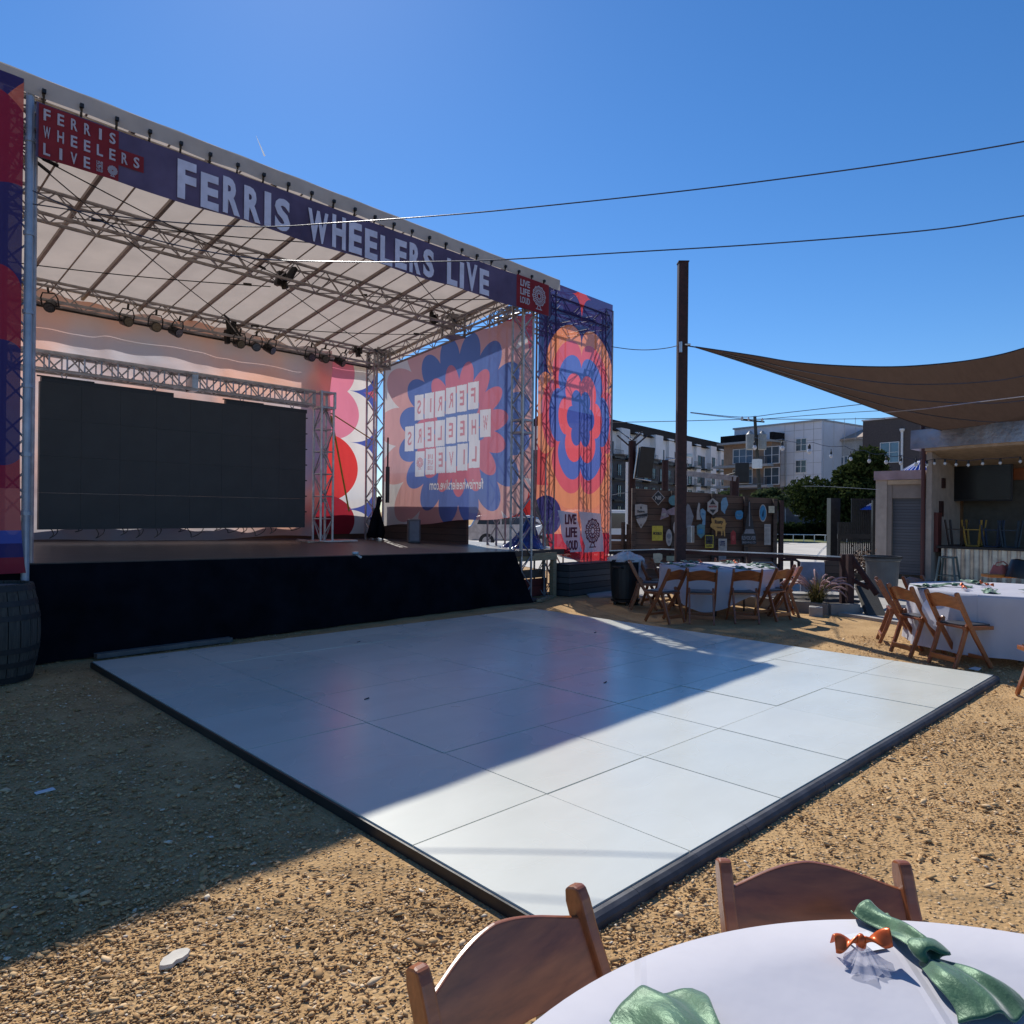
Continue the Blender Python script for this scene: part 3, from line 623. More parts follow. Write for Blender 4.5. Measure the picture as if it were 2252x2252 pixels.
# --------------------------------------------------- LED screen and its truss
def screen():
    b = 3.6
    t = thing('led_screen', 'large dark LED video wall hanging over the stage', 'video screen', S(3.2,b,1.2))
    a0, a1, z0, z1 = 1.03, 5.43, 1.235, 3.42
    sc = MB(); nx, nz = 8, 4
    for i in range(nx):
        for j in range(nz):
            xa, xb = a0+(a1-a0)*i/nx+.001, a0+(a1-a0)*(i+1)/nx-.001; za, zb = z0+(z1-z0)*j/nz+.001, z0+(z1-z0)*(j+1)/nz-.001
            P = [S(xa,b,za),S(xb,b,za),S(xb,b,zb),S(xa,b,zb),S(xa,b+.08,za),S(xb,b+.08,za),S(xb,b+.08,zb),S(xa,b+.08,zb)]
            sc.add(P, [(0,1,2,3),(7,6,5,4),(0,4,5,1),(1,5,6,2),(2,6,7,3),(3,7,4,0)])
    sc.build('panel', 'blkscreen', t)
    for xa, xb in ((a0+.02, 2.95), (3.85, a1+.02)):
        h = MB(); h.beam(S(xa,b+.04,z1+.035), S(xb,b+.04,z1+.035), .08, .07); h.beam(S(xa-.06,b+.0,z1+.075), S(xa+.7,b,z1+.075), .03, .02); h.build('hanging_bar', 'black', t)
        for xx in (xa+.3, xb-.3):
            k = MB(); k.path([S(xx+.035*math.sin(u), b+.03, z1+.14+.07*math.cos(u)) for u in [2*PI*i/10 for i in range(11)]], .008, 5); k.tube(S(xx,b+.03,z1+.02), S(xx,b+.03,z1+.09), .012, 5); k.build('shackle', 'steel', t)
    k = MB()
    for j in range(7): k.tube(S(a1,b+.05,z0+.3+j*.3), S(a1+.06,b+.05,z0+.3+j*.3), .012, 5)
    k.build('side_latch', 'black', t)
    # hanging cable loops
    rr = random.Random(4)
    for i in range(14):
        x = a0+.25+i*.3+rr.uniform(-.08,.08); w = rr.choice((.08,.12,.3)); dz = rr.uniform(.06,.2)
        c = MB(); c.path([S(x+w*(u-.5)+.04*math.sin(u*9), b+.1, z0+.03-dz*math.sin(PI*u)) for u in [k/10 for k in range(11)]], .0075, 5); c.build('cable', 'black', t)
    s = thing('screen_truss', 'grey goal post ground support truss carrying the dark video wall', 'truss', S(5.9,b,.95))
    mb = MB(); truss(mb, S(.2,b+.12,3.73), S(5.62,b+.12,3.73), .26, .26, r=.028, rl=.013, seg=.24, style='ladder'); mb.build('beam', 'truss', s)
    mb = MB(); truss(mb, S(5.9,b+.12,deckz(5.9,b)+.02), S(5.9,b+.12,3.6), .27, .27, r=.024, rl=.012, seg=.42, up=UB, style='ladder'); mb.build('leg', 'truss', s)
    cbk = MB()
    for z in (3.58,3.88): cbk.box(S(5.9,b+.12,z), (.34,.34,.03))
    for dx in (-.15,.15):
        for dy in (-.15,.15): cbk.tube(S(5.9+dx,b+.12+dy,3.58), S(5.9+dx,b+.12+dy,3.9), .03, 6)
    cbk.build('corner_block', 'truss', s)
    cbk = MB(); cbk.box(S(3.3,b+.12,3.73), (.1,.3,.32)); cbk.build('joint_plate', 'truss', s)
    bp = MB(); bp.box(S(6.0,b+.12,deckz(5.9,b)+.022), (1.1,.5,.03)); bp.build('base_plate', 'steel', s)
    st = MB(); P, Q = S(6.05,b+.1,3.45), S(6.95,4.35,1.55); st.beam(P, Q, .035, .008); st.beam(S(6.05,b+.1,3.5), S(7.6,4.45,3.15), .035, .008)
    tag(st.build('ratchet_strap', 'orangestrap'), 'yellow ratchet strap slung from the screen truss to the rear column', 'strap')
screen()

# --------------------------------------------------- banners
ROSE=(.62,.13,.2); BLUE=(.085,.12,.42); PINK=(.74,.36,.34); WHT=(.8,.76,.74); RED=(.66,.05,.05); ORA=(.85,.3,.16); NAVY=(.05,.045,.16)
def banners():
    # backdrop sheet
    mk = random.Random(9)
    def bd(u, v):
        a = .35+6.35*u-.45*u*v*v*v; z = (4.99+.03*math.sin(u*50)+.04*math.sin(u*13))*(1-v)+(1.0+.05*math.sin(u*9))*v
        if u > .97: a += .02*math.sin(v*20)
        w = .04*math.sin(a*2.1+z*1.6+math.sin(a*.9))+.03*math.sin(a*5.3-z*1.4+2*math.sin(z*1.1+a))+.012*math.sin(a*9+z*4+math.sin(a*3)*2); k = .5+.8*abs(.5-v)
        return S(a, 4.66+w*k, z)
    o = MB().grid(160, 90, bd).build('backdrop_sheet', 'backdrop', smooth=True)
    tag(o, 'crumpled pale grey and orange printed backdrop sheet hung behind the video wall', 'backdrop')
    # rear flower banner between the sheet and the rear right column
    LX = 6.1
    lay = [((.78,.25,.36), ('ELL',.72,4.62,.62,.55)), ((.78,.25,.36), ('ELL',.7,3.72,.78,.6)), (BLUE, ('ELL',.05,3.3,.45,1.0)), ((.75,.06,.06), ('ELL',.66,2.5,.8,.72)), (BLUE, ('ELL',.1,2.6,.42,.5)), ((.4,.03,.05), ('ELL',.6,1.35,.78,.55)),  # dark red of the lowest petal includes the shade at the banner's foot
           (BLUE, ('STAR',1.9,4.25,.75,.62)), (BLUE, ('STAR',1.9,3.1,.7,.45)), (BLUE, ('STAR',1.9,1.6,.8,.6)), (ROSE, ('STAR',1.9,4.25,.34,.26))]
    mt = flowermat('rear_flower_print', WHT, lay, .55, .0)
    o = MB().grid(40, 60, lambda u, v: (1.95*u, .02*math.sin(u*9+v*3), 4.95-1.05-3.85*v+1.0)).build('flower_banner', mt, local=True, smooth=True)
    o.location = S(LX, 4.9, .0); o.rotation_euler = (0,0,TH); tag(o, 'white banner with big pink and red petals hanging at the back corner of the stage', 'banner')
    # side banner seen from behind (mirrored print)
    L = 4.45; b1 = 4.6   # local x: 0 at b=b1 (back) .. L at b=.15 (front)
    cx = b1-2.12; cz = 3.25
    lay = [((.76,.42,.4), ('F',cx,cz,15,1.98,.74,.425,.1)), ((.15,.22,.52), ('F',cx,cz,16,1.5,.46,.3,0)), ((.66,.22,.29), ('F',cx,cz,15,.98,.4,.21,.1)), ((.18,.26,.54), ('F',cx,cz,13,.52,.24,.13,0)),
           (ROSE, ('STAR',L-.05,5.25,.75,.95)), (RED, ('STAR',L-.05,1.45,.75,.6)), (BLUE, ('STAR',0,4.9,.2,.25))]
    mt = flowermat('side_flower_print', WHT, lay, .55, .03, ink=True)
    t = thing('side_flower_banner', 'big sunlit banner with ringed blue and pink flower closing the right side of the stage', 'banner', S(8.05,b1,0), TH-PI/2)
    def sb(u, v):
        x = L*u; zt = 4.86+.45*u+.02*math.sin(u*30); zb = 1.22+.28*u+.02*math.sin(u*14); z = zt*(1-v)+zb*v
        return (x, .02*math.sin(x*4+z*3)*math.sin(PI*v)*.3, z)
    polys = []   # (rgb, list of 2D polygons) printed into the cloth
    def card(x0, z0, w, h): polys.append(((.8,.8,.84), [(x0,z0),(x0+w,z0),(x0+w,z0+h),(x0,z0+h)]))
    def ptext(s_, x, z, h, w, col):
        m_ = MB(); add_text(m_, s_, x, z, h, w, 0, True, .02, 0)
        for f_ in m_.f: polys.append((col, [(m_.v[q][0], m_.v[q][2]) for q in f_]))
    LR = (.66,.3,.34); cw = .335
    for w, z, n, xe in (('FERRIS', 3.62, 6, cx+.58), ('WHEELERS', 3.02, 8, cx+.93), ('LIVE', 2.42, 6, cx+.62)):
        for i in range(n):
            x1 = xe-i*cw; jt = .012*math.sin(i*2+z*3)+(.018*(i == 0)); dz = -.018*i
            card(x1-cw+.015, z+dz+jt, cw-.03, .55)
            if i < len(w): ptext(w[i], x1-.1, z+dz+jt+.13, .3, .13 if w[i] != 'I' else .04, LR)
            elif i == 4:
                for r_, s_ in enumerate(('LIVE','LIFE','LOUD')): ptext(s_, x1-.09, z+dz+.34-.12*r_, .095, .16, LR)
            else:
                m_ = MB(); wheel(m_, x1-cw/2, z+dz+.29, .1, 0, .012)
                for f_ in m_.f:
                    q4 = [(m_.v[q][0], m_.v[q][2]) for q in f_]
                    polys.append((LR, q4))
    ptext('ferriswheelerslive.com', cx+.72, 2.02, .22, 1.62, (.82,.8,.82))
    NU, NV = 440, 380; pm = MB().grid(NU, NV, sb); A = np.array(pm.v)[:, (0, 2)]; ink = np.zeros((len(A), 4), np.float32)
    for col, pg in polys:
        P_ = np.array(pg); lo = P_.min(0)-.001; hi = P_.max(0)+.001; idx = np.where((A[:,0] > lo[0]) & (A[:,0] < hi[0]) & (A[:,1] > lo[1]) & (A[:,1] < hi[1]))[0]
        if len(idx) == 0: continue
        X_, Z_ = A[idx,0], A[idx,1]; ins = np.zeros(len(idx), bool)
        for k in range(len(P_)):
            (x0,z0),(x1,z1) = P_[k], P_[(k+1) % len(P_)]
            if z0 == z1: continue
            ins ^= ((z0 > Z_) != (z1 > Z_)) & (X_ < (x1-x0)*(Z_-z0)/(z1-z0)+x0)
        ink[idx[ins]] = (*col, 1)
    po = pm.build('print', mt, t, local=True, smooth=True); ca_ = po.data.color_attributes.new('ink', 'FLOAT_COLOR', 'POINT'); ca_.data.foreach_set('color', ink.ravel())
    # header banner
    t = thing('header_banner', 'long dark blue banner reading FERRIS WHEELERS LIVE across the stage front', 'banner', S(0,-.16,0), TH)
    zt, zb, A0, A1 = 5.675, 5.115, .03, 8.2
    zz = lambda a: .055*(a/8.2)
    MB().grid(160, 8, lambda u, v: (A0+(A1-A0)*u, .004*math.sin(u*70), zt*(1-v)+zb*v+zz(A0+(A1-A0)*u)+(.012*math.sin(u*PI*9) if v > .99 else 0))).build('cloth', fabric('navy_print', (.12,.11,.21), (.12,.11,.21), .25, 0, 1.2, .35, 4, .4), t, local=True, smooth=True)
    rd = MB()
    def rq(x0, x1, z0, z1, y=-.009): rd.add([(x0,y,z0+zz(x0)),(x1,y,z0+zz(x1)),(x1,y,z1+zz(x1)),(x0,y,z1+zz(x0))], [(0,1,2,3)])
    rp = fabric('red_print', (.28,.045,.06), (.28,.045,.06), .25, 0, 2, .2)
    P_ = [(.05,5.12),(.80,5.12),(.80,5.30),(1.06,5.30),(1.06,5.475),(.80,5.475),(.80,5.66),(.05,5.66)]
    rd.add([(x,-.009,z+zz(x)) for x, z in P_], [tuple(range(8))]); rd.build('logo_panel', rp, t, local=True)
    rd = MB(); rq(7.25,8.13,5.13,5.69); rd.build('logo_panel', rp, t, local=True)
    sm = MB(); bas = lambda x, y, z: (x, y, z+zz(x))
    gp_ = fabric('grey_print', (.5,.5,.6), (.5,.5,.6), .2)
    for w, z in (('FERRIS',5.5),('WHEELERS',5.325),('LIVE',5.15)):
        for i, ch_ in enumerate(w): sm = MB(); add_text(sm, ch_, .09+i*.123+(.02 if ch_ == 'I' else 0), z, .118, .026 if ch_ == 'I' else .06, -.016, False, .02, basis=bas); sm.build('small_letter', gp_, t, local=True)
    sm = MB()
    for r_, s_ in enumerate(('LIVE','LIFE','LOUD')): add_text(sm, s_, .09+4*.123, 5.235-.04*r_, .033, .06, -.016, False, .02, basis=bas)
    wheel(sm, .09+5*.123+.035, 5.215, .045, -.016, .008, basis=bas)
    for r_, s_ in enumerate(('LIVE','LIFE','LOUD')): add_text(sm, s_, 7.34, 5.51-.15*r_, .115, .25, -.016, False, .02, basis=bas)
    wheel(sm, 7.85, 5.43, .17, -.016, .014, basis=bas)
    sm.build('logo_print', gp_, t, local=True)
    lm_ = M('pale_letter_print', (.56,.6,.76), .8, 0, 7, .12, 5, 0); rr = random.Random(2)
    # big rough condensed letters; widths follow the photograph
    words = [('FERRIS', 1.40, 2.89), ('WHEELERS', 3.09, 5.36), ('LIVE', 5.58, 6.58)]
    wd = {'I': .5, 'W': 1.35, 'V': 1.05}
    for w, x0, x1 in words:
        tot = sum(wd.get(c, .95) for c in w); x = x0
        for c in w:
            cell = (x1-x0)*wd.get(c, .95)/tot; gw = cell*(.8 if c != 'I' else .62)
            dz = rr.uniform(-.012,.014); hh = .43+rr.uniform(-.02,.02)
            big = MB(); add_text(big, c, x+(cell-gw)/2, 5.135+dz, hh, gw, -.017, False, .04, basis=bas); x += cell; big.build('letter', lm_, t, local=True)
    # corner tower banners
    FL = 2.2
    q6 = PI/6
    lay = [((.66,.1,.1), ('BELOW',3.9)), ((.8,.27,.17), ('BELOW',2.1)), (NAVY, ('ELL',.0,1.5,.45,.4)), ((.5,.04,.07), ('BELOW',1.15)), (ORA, ('F',1.05,3.5,6,1.12,.36,.6,q6)), ((.75,.13,.17), ('F',1.05,3.5,6,.92,.32,.5,q6)), ((.12,.18,.52), ('F',1.05,3.5,6,.74,.28,.4,q6)), ((.85,.13,.16), ('F',1.05,3.5,6,.5,.24,.28,q6)), ((.08,.12,.42), ('F',1.05,3.5,6,.3,.17,.17,q6)), ((.6,.04,.05), ('ELL',1.5,.35,.6,.5)), ((.6,.04,.05), ('ELL',.3,.5,.5,.4)), ((.6,.06,.06), ('STAR',1.05,6.0,.34,.55))]
    mt = flowermat('tower_print_right', NAVY, lay, .5, .07, zs=.76)
    t = thing('tower_flower_banner', 'tall narrow banner of stacked red, blue and orange petals on the right corner tower', 'banner', S(8.72,.3,0), TH)
    t.location = S(8.70,.3,0)
    w_ = 2.15; xl = -.3
    def tb(u, v):
        zt = 6.07; zb = .52+.1*math.sin(u*5)-.12*u+.25*(1-u)**3; z = zt*(1-v)+zb*v; x = xl+(.0+.5*max(0,(v-.8)/.2)*(1-u)**2)+(w_-xl)*u*(1-.04*v)
        return (x, .05*math.sin(u*4+v*9)*v**4-.02*math.sin(u*PI)*v+.015*math.sin(u*18)*v*v, z)
    MB().grid(60, 120, tb).build('print', mt, t, local=True, smooth=True)
    ca = MB()
    def sheet(poly): ca.add([(x,-.075,z) for x, z in poly], [tuple(range(len(poly)))])
    P1 = [(.24,1.62),(.86,1.56),(.88,1.42),(.98,1.2),(.97,1.0),(1.04,.78),(.66,.78),(.62,.84),(.44,1.0),(.36,1.18),(.33,1.4)]
    P2 = [(.92,1.6),(1.68,1.56),(1.7,1.3),(1.78,1.05),(1.8,.76),(1.12,.76),(1.14,.9),(1.02,1.1),(1.02,1.3)]
    sheet(P1); sheet(P2); ca.build('white_card', fabric('grey_card', (.62,.64,.72), (.62,.64,.72), .2), t, local=True)
    le = MB()
    for r_, s_ in enumerate(('LIVE','LIFE','LOUD')): add_text(le, s_, .47+.03*r_, 1.34-.26*r_, .2, .36, -.081, False, .03)
    wheel(le, 1.4, 1.2, .24, -.081, .02); le.build('lettering', M('plum_print', (.13,.03,.06), .8), t, local=True)
    # left tower
    mt = flowermat('tower_print_left', NAVY, [((.6,.17,.13), ('F',1.9,4.3,8,1.0,.9,.5,.0)), ((.3,.03,.07), ('F',1.9,4.2,9,.75,.75,.42,.1)), (NAVY, ('F',1.75,4.1,9,.4,.36,.3,0)), ((.34,.035,.07), ('F',1.7,3.35,8,.3,.35,.25,0)), ((.34,.035,.07), ('F',1.9,2.3,8,.7,.42,.4,0)), (NAVY, ('F',1.75,2.6,8,.3,.36,.25,0)), ((.5,.12,.12), ('BELOW',1.75)), (BLUE, ('BELOW',1.33)), (NAVY, ('BELOW',1.2)), ((.3,.04,.06), ('BELOW',1.06))], .12, .04)
    t = thing('tower_flower_banner', 'dark red and navy petal banner on the left corner tower at the picture edge', 'banner', S(-2.15,-.12,0), TH)
    MB().grid(50, 100, lambda u, v: (2.08*u+.06*(v**12), .012*math.sin(u*15)*v-.03*v**10, 5.87*(1-v)+.9*v)).build('print', mt, t, local=True, smooth=True)
    # tower frames
    for a0, a1, zt, lab, bb in ((8.8,10.75,5.95,'aluminium truss corner tower behind the right petal banner',.45), (-2.1,-.3,5.75,'aluminium truss corner tower behind the left petal banner',.2)):
        tw = thing('corner_tower', lab, 'truss tower', S((a0+a1)/2,bb+.6,GZ))
        for a, b in ((a0,bb),(a1,bb),(a0,bb+1.3),(a1,bb+1.3)):
            mb = MB(); truss(mb, S(a,b,GZ), S(a,b,zt), .26, r=.022, rl=.01, seg=.34, up=UB); mb.build('column', 'truss_dark', tw)
        for b in (bb, bb+1.3):
            mb = MB(); truss(mb, S(a0,b,zt-.25), S(a1,b,zt-.25), .26, r=.022, rl=.01, seg=.34); mb.build('top_beam', 'truss_dark', tw)
        for a in (a0, a1):
            mb = MB(); truss(mb, S(a,bb,zt-.25), S(a,bb+1.3,zt-.25), .26, r=.022, rl=.01, seg=.34); mb.build('top_beam', 'truss_dark', tw)
        if a0 > 0:
            mb = MB(); truss(mb, S(a0-.5,bb+.8,6.33), S(a1-.05,bb+.8,6.33), .28, .25, r=.024, rl=.011, seg=.34); mb.build('outrigger', 'truss', tw)
            k = MB(); k.box(S(a1-.12,bb+.8,6.12), (.3,.25,.12)); k.tube(S(a1-.3,bb+.8,6.1), S(a1+.05,bb+.7,6.0), .05, 8); k.build('winch', 'blackmetal', tw, bevel=.01)
banners()

# --------------------------------------------------- things on and around the stage
def stage_items():
    # dark board wall, raised and extended along the rear to shade the banners
    w = MB(); w.beam(S(8.5,5.2,1.2), S(8.5,2.3,1.2), .06, 2.5); w.beam(S(8.45,5.35,.95), S(-1.6,5.35,.95), .06, 1.9)
    tag(w.build('shading_board_wall', 'darkboard'), 'dark board wall raised behind the stage side and rear banners to shade them', 'wall')
    c = S(7.62,3.0,0); z0 = deckz(7.6,3.0)
    t = thing('floor_speaker', 'grey boxy loudspeaker standing on the stage deck below the flower banner', 'speaker', (c.x,c.y,z0), TH-.55)
    b = MB(); b.bbox(-.13,.13,-.1,.12,0,.5); b.build('cabinet', M('grey_cabinet', (.09,.09,.1), .5), t, local=True, bevel=.03)
    b = MB(); b.bbox(-.095,.095,-.112,-.103,.05,.45); b.build('grille', M('grey_grille', (.17,.17,.2), .6, .3), t, local=True, bevel=.004)
    # blue tarp heap
    tp = MB(); rr = random.Random(8); c = S(8.55,.75,0); z0 = deckz(8.5,.7)
    def tf(u, v):
        th = u*2*PI; k = v; z = z0+.62*(1-k)**1.6+.02*math.sin(th*9)*k; r = (.06+.36*k**1.3)*(1+.18*math.sin(th*5+3*k)+.1*math.sin(th*11))
        return (c.x+r*math.cos(th)*1.2+.16*(1-k), c.y+r*math.sin(th), max(z0+.004, z-.02))
    tp.grid(48, 14, tf); tag(tp.build('tarp', 'tarp', smooth=False), 'crumpled shiny blue tarpaulin heaped against the front right column', 'tarp')
    # rolled black cloth on the rear right column
    rc = MB(); P = S(7.66,4.25,0); rc.path([P+Vector((.02*math.sin(k),.02*math.cos(k*1.3),.98+k*.13)) for k in range(8)], .07, 8, [.12,.13,.1,.07,.06,.05,.05,.04]); rc.path([P+Vector((-.18+.03*k,0,.99+k*.16)) for k in range(5)], .07, 7, [.12,.1,.09,.07,.04])
    tag(rc.build('cloth_bundle', 'blackcloth', smooth=True), 'black curtain bundled around the foot of the rear right column', 'curtain')
    mv = MB(); mv.tube(S(7.85,4.2,1.75), S(7.85,4.2,2.55), .045, 8); mv.tube(S(7.85,4.2,2.5), S(7.85,4.2,3.2), .02, 6)
    tag(mv.build('lamp_bar', 'blackmetal'), 'black tube light bar clamped upright on the rear right column', 'light bar')
    s = MB(); c = S(4.06,.0,0); s.lathe((c.x,c.y,deckz(4.06,0)+.002), [(.0,.05),(.045,.045),(.05,.02),(.04,0)], 10); s.tube((c.x,c.y,deckz(4,0)+.01),(c.x+.07,c.y-.05,deckz(4,0)-.04),.018,6)
    tag(s.build('spotlight', M('dull_chrome', (.4,.45,.45), .3, .6)), 'small silver spotlight head at the front edge of the stage deck', 'spotlight')
    # case and folded sheet end at the screen foot
    fo = MB(); fo.grid(10,6,lambda u,v: S(5.25+.55*u, 3.3+.3*v, deckz(5.5,3.4)+.01+.05*(1-u)*(1+math.sin(v*9)*.3)))
    tag(fo.build('loose_sheet_end', 'backdrop', smooth=True), 'pale loose cloth end lying on the deck by the screen foot', 'cloth')
    # barrel
    c = onz(-4, 1262, GZ); t = thing('barrel', 'weathered dark oak barrel with iron hoops at the left corner of the stage', 'barrel', (-.83,6.36,GZ), .3)
    H = .9; R0, R1 = .305, .37
    pf = lambda z: R0+(R1-R0)*math.sin(PI*z/H)
    b = MB()
    n = 22
    for k in range(n):
        a0, a1 = 2*PI*k/n+.012, 2*PI*(k+1)/n-.012; P = []; F = []
        zs = [H*i/10 for i in range(11)]; rj = random.Random(k).uniform(-.003,.003)
        for z in zs:
            r = pf(z)+rj
            for a in (a0, a1): P += [(r*math.cos(a), r*math.sin(a), z), ((r-.03)*math.cos(a), (r-.03)*math.sin(a), z)]
        for i in range(10):
            o = i*4; F += [(o,o+2,o+6,o+4),(o+1,o,o+4,o+5),(o+2,o+3,o+7,o+6),(o+3,o+1,o+5,o+7)]
        F += [(0,1,3,2),(40,42,43,41)]; b.add(P, F)
    b.build('staves', 'barkwood', t, local=True)
    MB().lathe((0,0,0), [(R0-.02,H-.03),(0.001,H-.03)], 22, False).build('head', wood('grey_barrel_head', (.12,.115,.11), (.2,.19,.18), .8, (9,1,1), 0, 4), t, local=True)
    for z in (.035,.17,.3,.6,.73,.865):
        h = .05; MB().lathe((0,0,0), [(pf(z-h/2)+.005,z-h/2),(pf(z+h/2)+.005,z+h/2),(pf(z+h/2)-.01,z+h/2),(pf(z-h/2)-.01,z-h/2),(pf(z-h/2)+.005,z-h/2)], 40, False).build('hoop', M('dark_iron', (.03,.032,.035), .6, .4) if z < .04 else bpy.data.materials['dark_iron'], t, local=True)
    # pallets stacked under the right tower
    pl = MB(); P0, P1 = S(8.88,.12,0), S(10.4,.12,0); pl.beam((P0.x,P0.y,.26),(P1.x,P1.y,.26),.5,.62)
    tag(pl.build('crate_base', 'greyboard'), 'grey slatted timber base under the right petal banner', 'crate')
    # debris
    def scrap(p, pts, th, mat, name, lab, cat):
        mb = MB(); mb.prism(pts, lambda x, y: (p[0]+x, p[1]+y, GZ+.002), lambda x, y: (p[0]+x*.96, p[1]+y*.96, GZ+.002+th)); tag(mb.build(name, mat), lab, cat)
    scrap((-1.086,.856), [(-.045,-.035),(-.02,-.045),(.0,-.03),(.02,-.032),(.045,-.02),(.06,.0),(.055,.018),(.035,.03),(.01,.034),(-.01,.022),(-.03,.016),(-.05,-.008),(-.056,-.024)], .014, M('pale_limestone', (.62,.57,.48), .8), 'flat_stone', 'large flat cream stone lying in the sunlit gravel', 'stone')
    scrap((-1.075,2.942), [(-.045,-.02),(.05,-.01),(.045,.03),(-.05,.012)], .006, 'white', 'paper_scrap', 'small white paper scrap on the shaded gravel', 'paper')
    scrap((6.87,.27), [(-.09,-.05),(.07,-.04),(.1,.03),(-.06,.05)], .006, 'white', 'paper_scrap', 'white paper scrap on the dirt behind the right corner of the floor', 'paper')
    for p in ((3.2,2.35),(1.25,3.3),(2.6,5.6),(5.3,4.2)):
        mb = MB(); mb.tube((p[0],p[1],.003),(p[0]+.05,p[1]+.012,.006),.006,5); tag(mb.build('twig', 'black'), {3.2:'dark twig fragment in the middle of the white floor',1.25:'dark speck of bark on the shaded left part of the floor',2.6:'dark fragment near the stage edge of the floor',5.3:'tiny dark leaf on the far right part of the floor'}[p[0]], 'debris')
stage_items()

# =================================================================== FOLDING CHAIRS
def chair_proto():
    t = thing('folding_chair', '', 'folding chair')
    def strip(path, wid, y0, y1, roundtop=True):
        """flat plank bent along a path in the x-z plane"""
        mb = MB(); L = []; Rr = []
        for i, (x, z) in enumerate(path):
            a = path[max(i-1,0)]; b = path[min(i+1,len(path)-1)]; d = Vector((b[0]-a[0], b[1]-a[1])).normalized(); n = Vector((-d.y, d.x))
            w = wid[i] if isinstance(wid, list) else wid
            L.append((x+n.x*w/2, z+n.y*w/2)); Rr.append((x-n.x*w/2, z-n.y*w/2))
        poly = L+Rr[::-1]; N = len(path); P = []
        for y in (y0, y1): P += [(x, y, z) for x, z in L]+[(x, y, z) for x, z in Rr]
        F = []
        for i in range(N-1):
            F += [(i,i+1,N+i+1,N+i),(2*N+i,3*N+i,3*N+i+1,2*N+i+1),(i,2*N+i,2*N+i+1,i+1),(N+i,N+i+1,3*N+i+1,3*N+i)]
        F += [(0,N,3*N,2*N),(N-1,3*N-1,4*N-1,2*N-1)]; return mb.add(P, F)
    st = [(-.252,.818),(-.25,.812),(-.243,.79),(-.22,.735),(-.15,.6),(-.02,.36),(.10,.17),(.205,.0)]
    sw = [.014,.04,.052,.052,.052,.05,.046,.042]
    for s in (-1,1): strip(st, sw, s*.205-.0145, s*.205+.0145).build('side_post', 'chairwood', t, local=True, bevel=.006)
    rl = [(-.045,.515),(-.05,.51),(-.06,.48),(-.09,.42),(-.16,.2),(-.235,0)]
    rw = [.012,.036,.048,.05,.046,.04]
    for s in (-1,1): strip(rl, rw, s*.173-.014, s*.173+.014).build('rear_leg', 'chairwood', t, local=True, bevel=.006)
    # bowed, arched back panel
    def bk(u, v):
        y = (u*2-1)*.194; k = 1-(u*2-1)**2; s_ = abs(u*2-1); zt = .757+.043*(1-s_**2)*(1-.25*s_)+.006*s_**6; zb = .615+.03*k
        z = zb*(1-v)+zt*v; x0 = -.252+(.815-z)*.52-.012; return x0-.03*k, y, z
    mb = MB(); nu, nv = 24, 4; P = []
    for off in (0, .012):
        for j in range(nv+1):
            for i in range(nu+1):
                x, y, z = bk(i/nu, j/nv); P.append((x+off, y, z))
    q = (nu+1)*(nv+1); idx = lambda i, j, k: k*q+j*(nu+1)+i; F = []
    for j in range(nv):
        for i in range(nu): F += [(idx(i,j,0),idx(i+1,j,0),idx(i+1,j+1,0),idx(i,j+1,0)),(idx(i,j,1),idx(i,j+1,1),idx(i+1,j+1,1),idx(i+1,j,1))]
    for i in range(nu): F += [(idx(i,0,0),idx(i,0,1),idx(i+1,0,1),idx(i+1,0,0)),(idx(i,nv,0),idx(i+1,nv,0),idx(i+1,nv,1),idx(i,nv,1))]
    for j in range(nv): F += [(idx(0,j,0),idx(0,j+1,0),idx(0,j+1,1),idx(0,j,1)),(idx(nu,j,0),idx(nu,j,1),idx(nu,j+1,1),idx(nu,j+1,0))]
    mb.add(P, F).build('backrest', 'chairwood', t, local=True, bevel=.003)
    mb = MB(); mb.bbox(-.13,.25,-.16,.16,.425,.448); mb.bbox(-.13,.25,-.19,-.16,.41,.45); mb.bbox(-.13,.25,.16,.19,.41,.45); mb.build('seat', 'chairwood', t, local=True, bevel=.004)
    mb = MB(); mb.bbox(-.11,.24,-.155,.155,.449,.468); mb.build('seat_pad', 'vinylseat', t, local=True, bevel=.008)
    mb = MB(); mb.bbox(-.225,-.203,-.165,.165,.07,.125); mb.build('stretcher', 'chairwood', t, local=True, bevel=.004)
    mb = MB(); mb.bbox(.135,.155,-.195,.195,.085,.125); mb.build('stretcher', 'chairwood', t, local=True, bevel=.004)
    return t
CH = chair_proto(); CH['used'] = 0
def place_chair(tx, ty, deg, label, group):
    """tx, ty = where the middle of the back's top edge is; deg = heading of the sitter"""
    o = CH if not CH['used'] else copy_tree(CH); CH['used'] = 1
    if 'used' in o.keys() and o is not CH: del o['used']
    a = math.radians(deg); o.location = (tx+.245*math.cos(a), ty+.245*math.sin(a), GZ); o.rotation_euler = (0,0,a)
    o['label'] = label; o['category'] = 'folding chair'; o['group'] = group
    return o
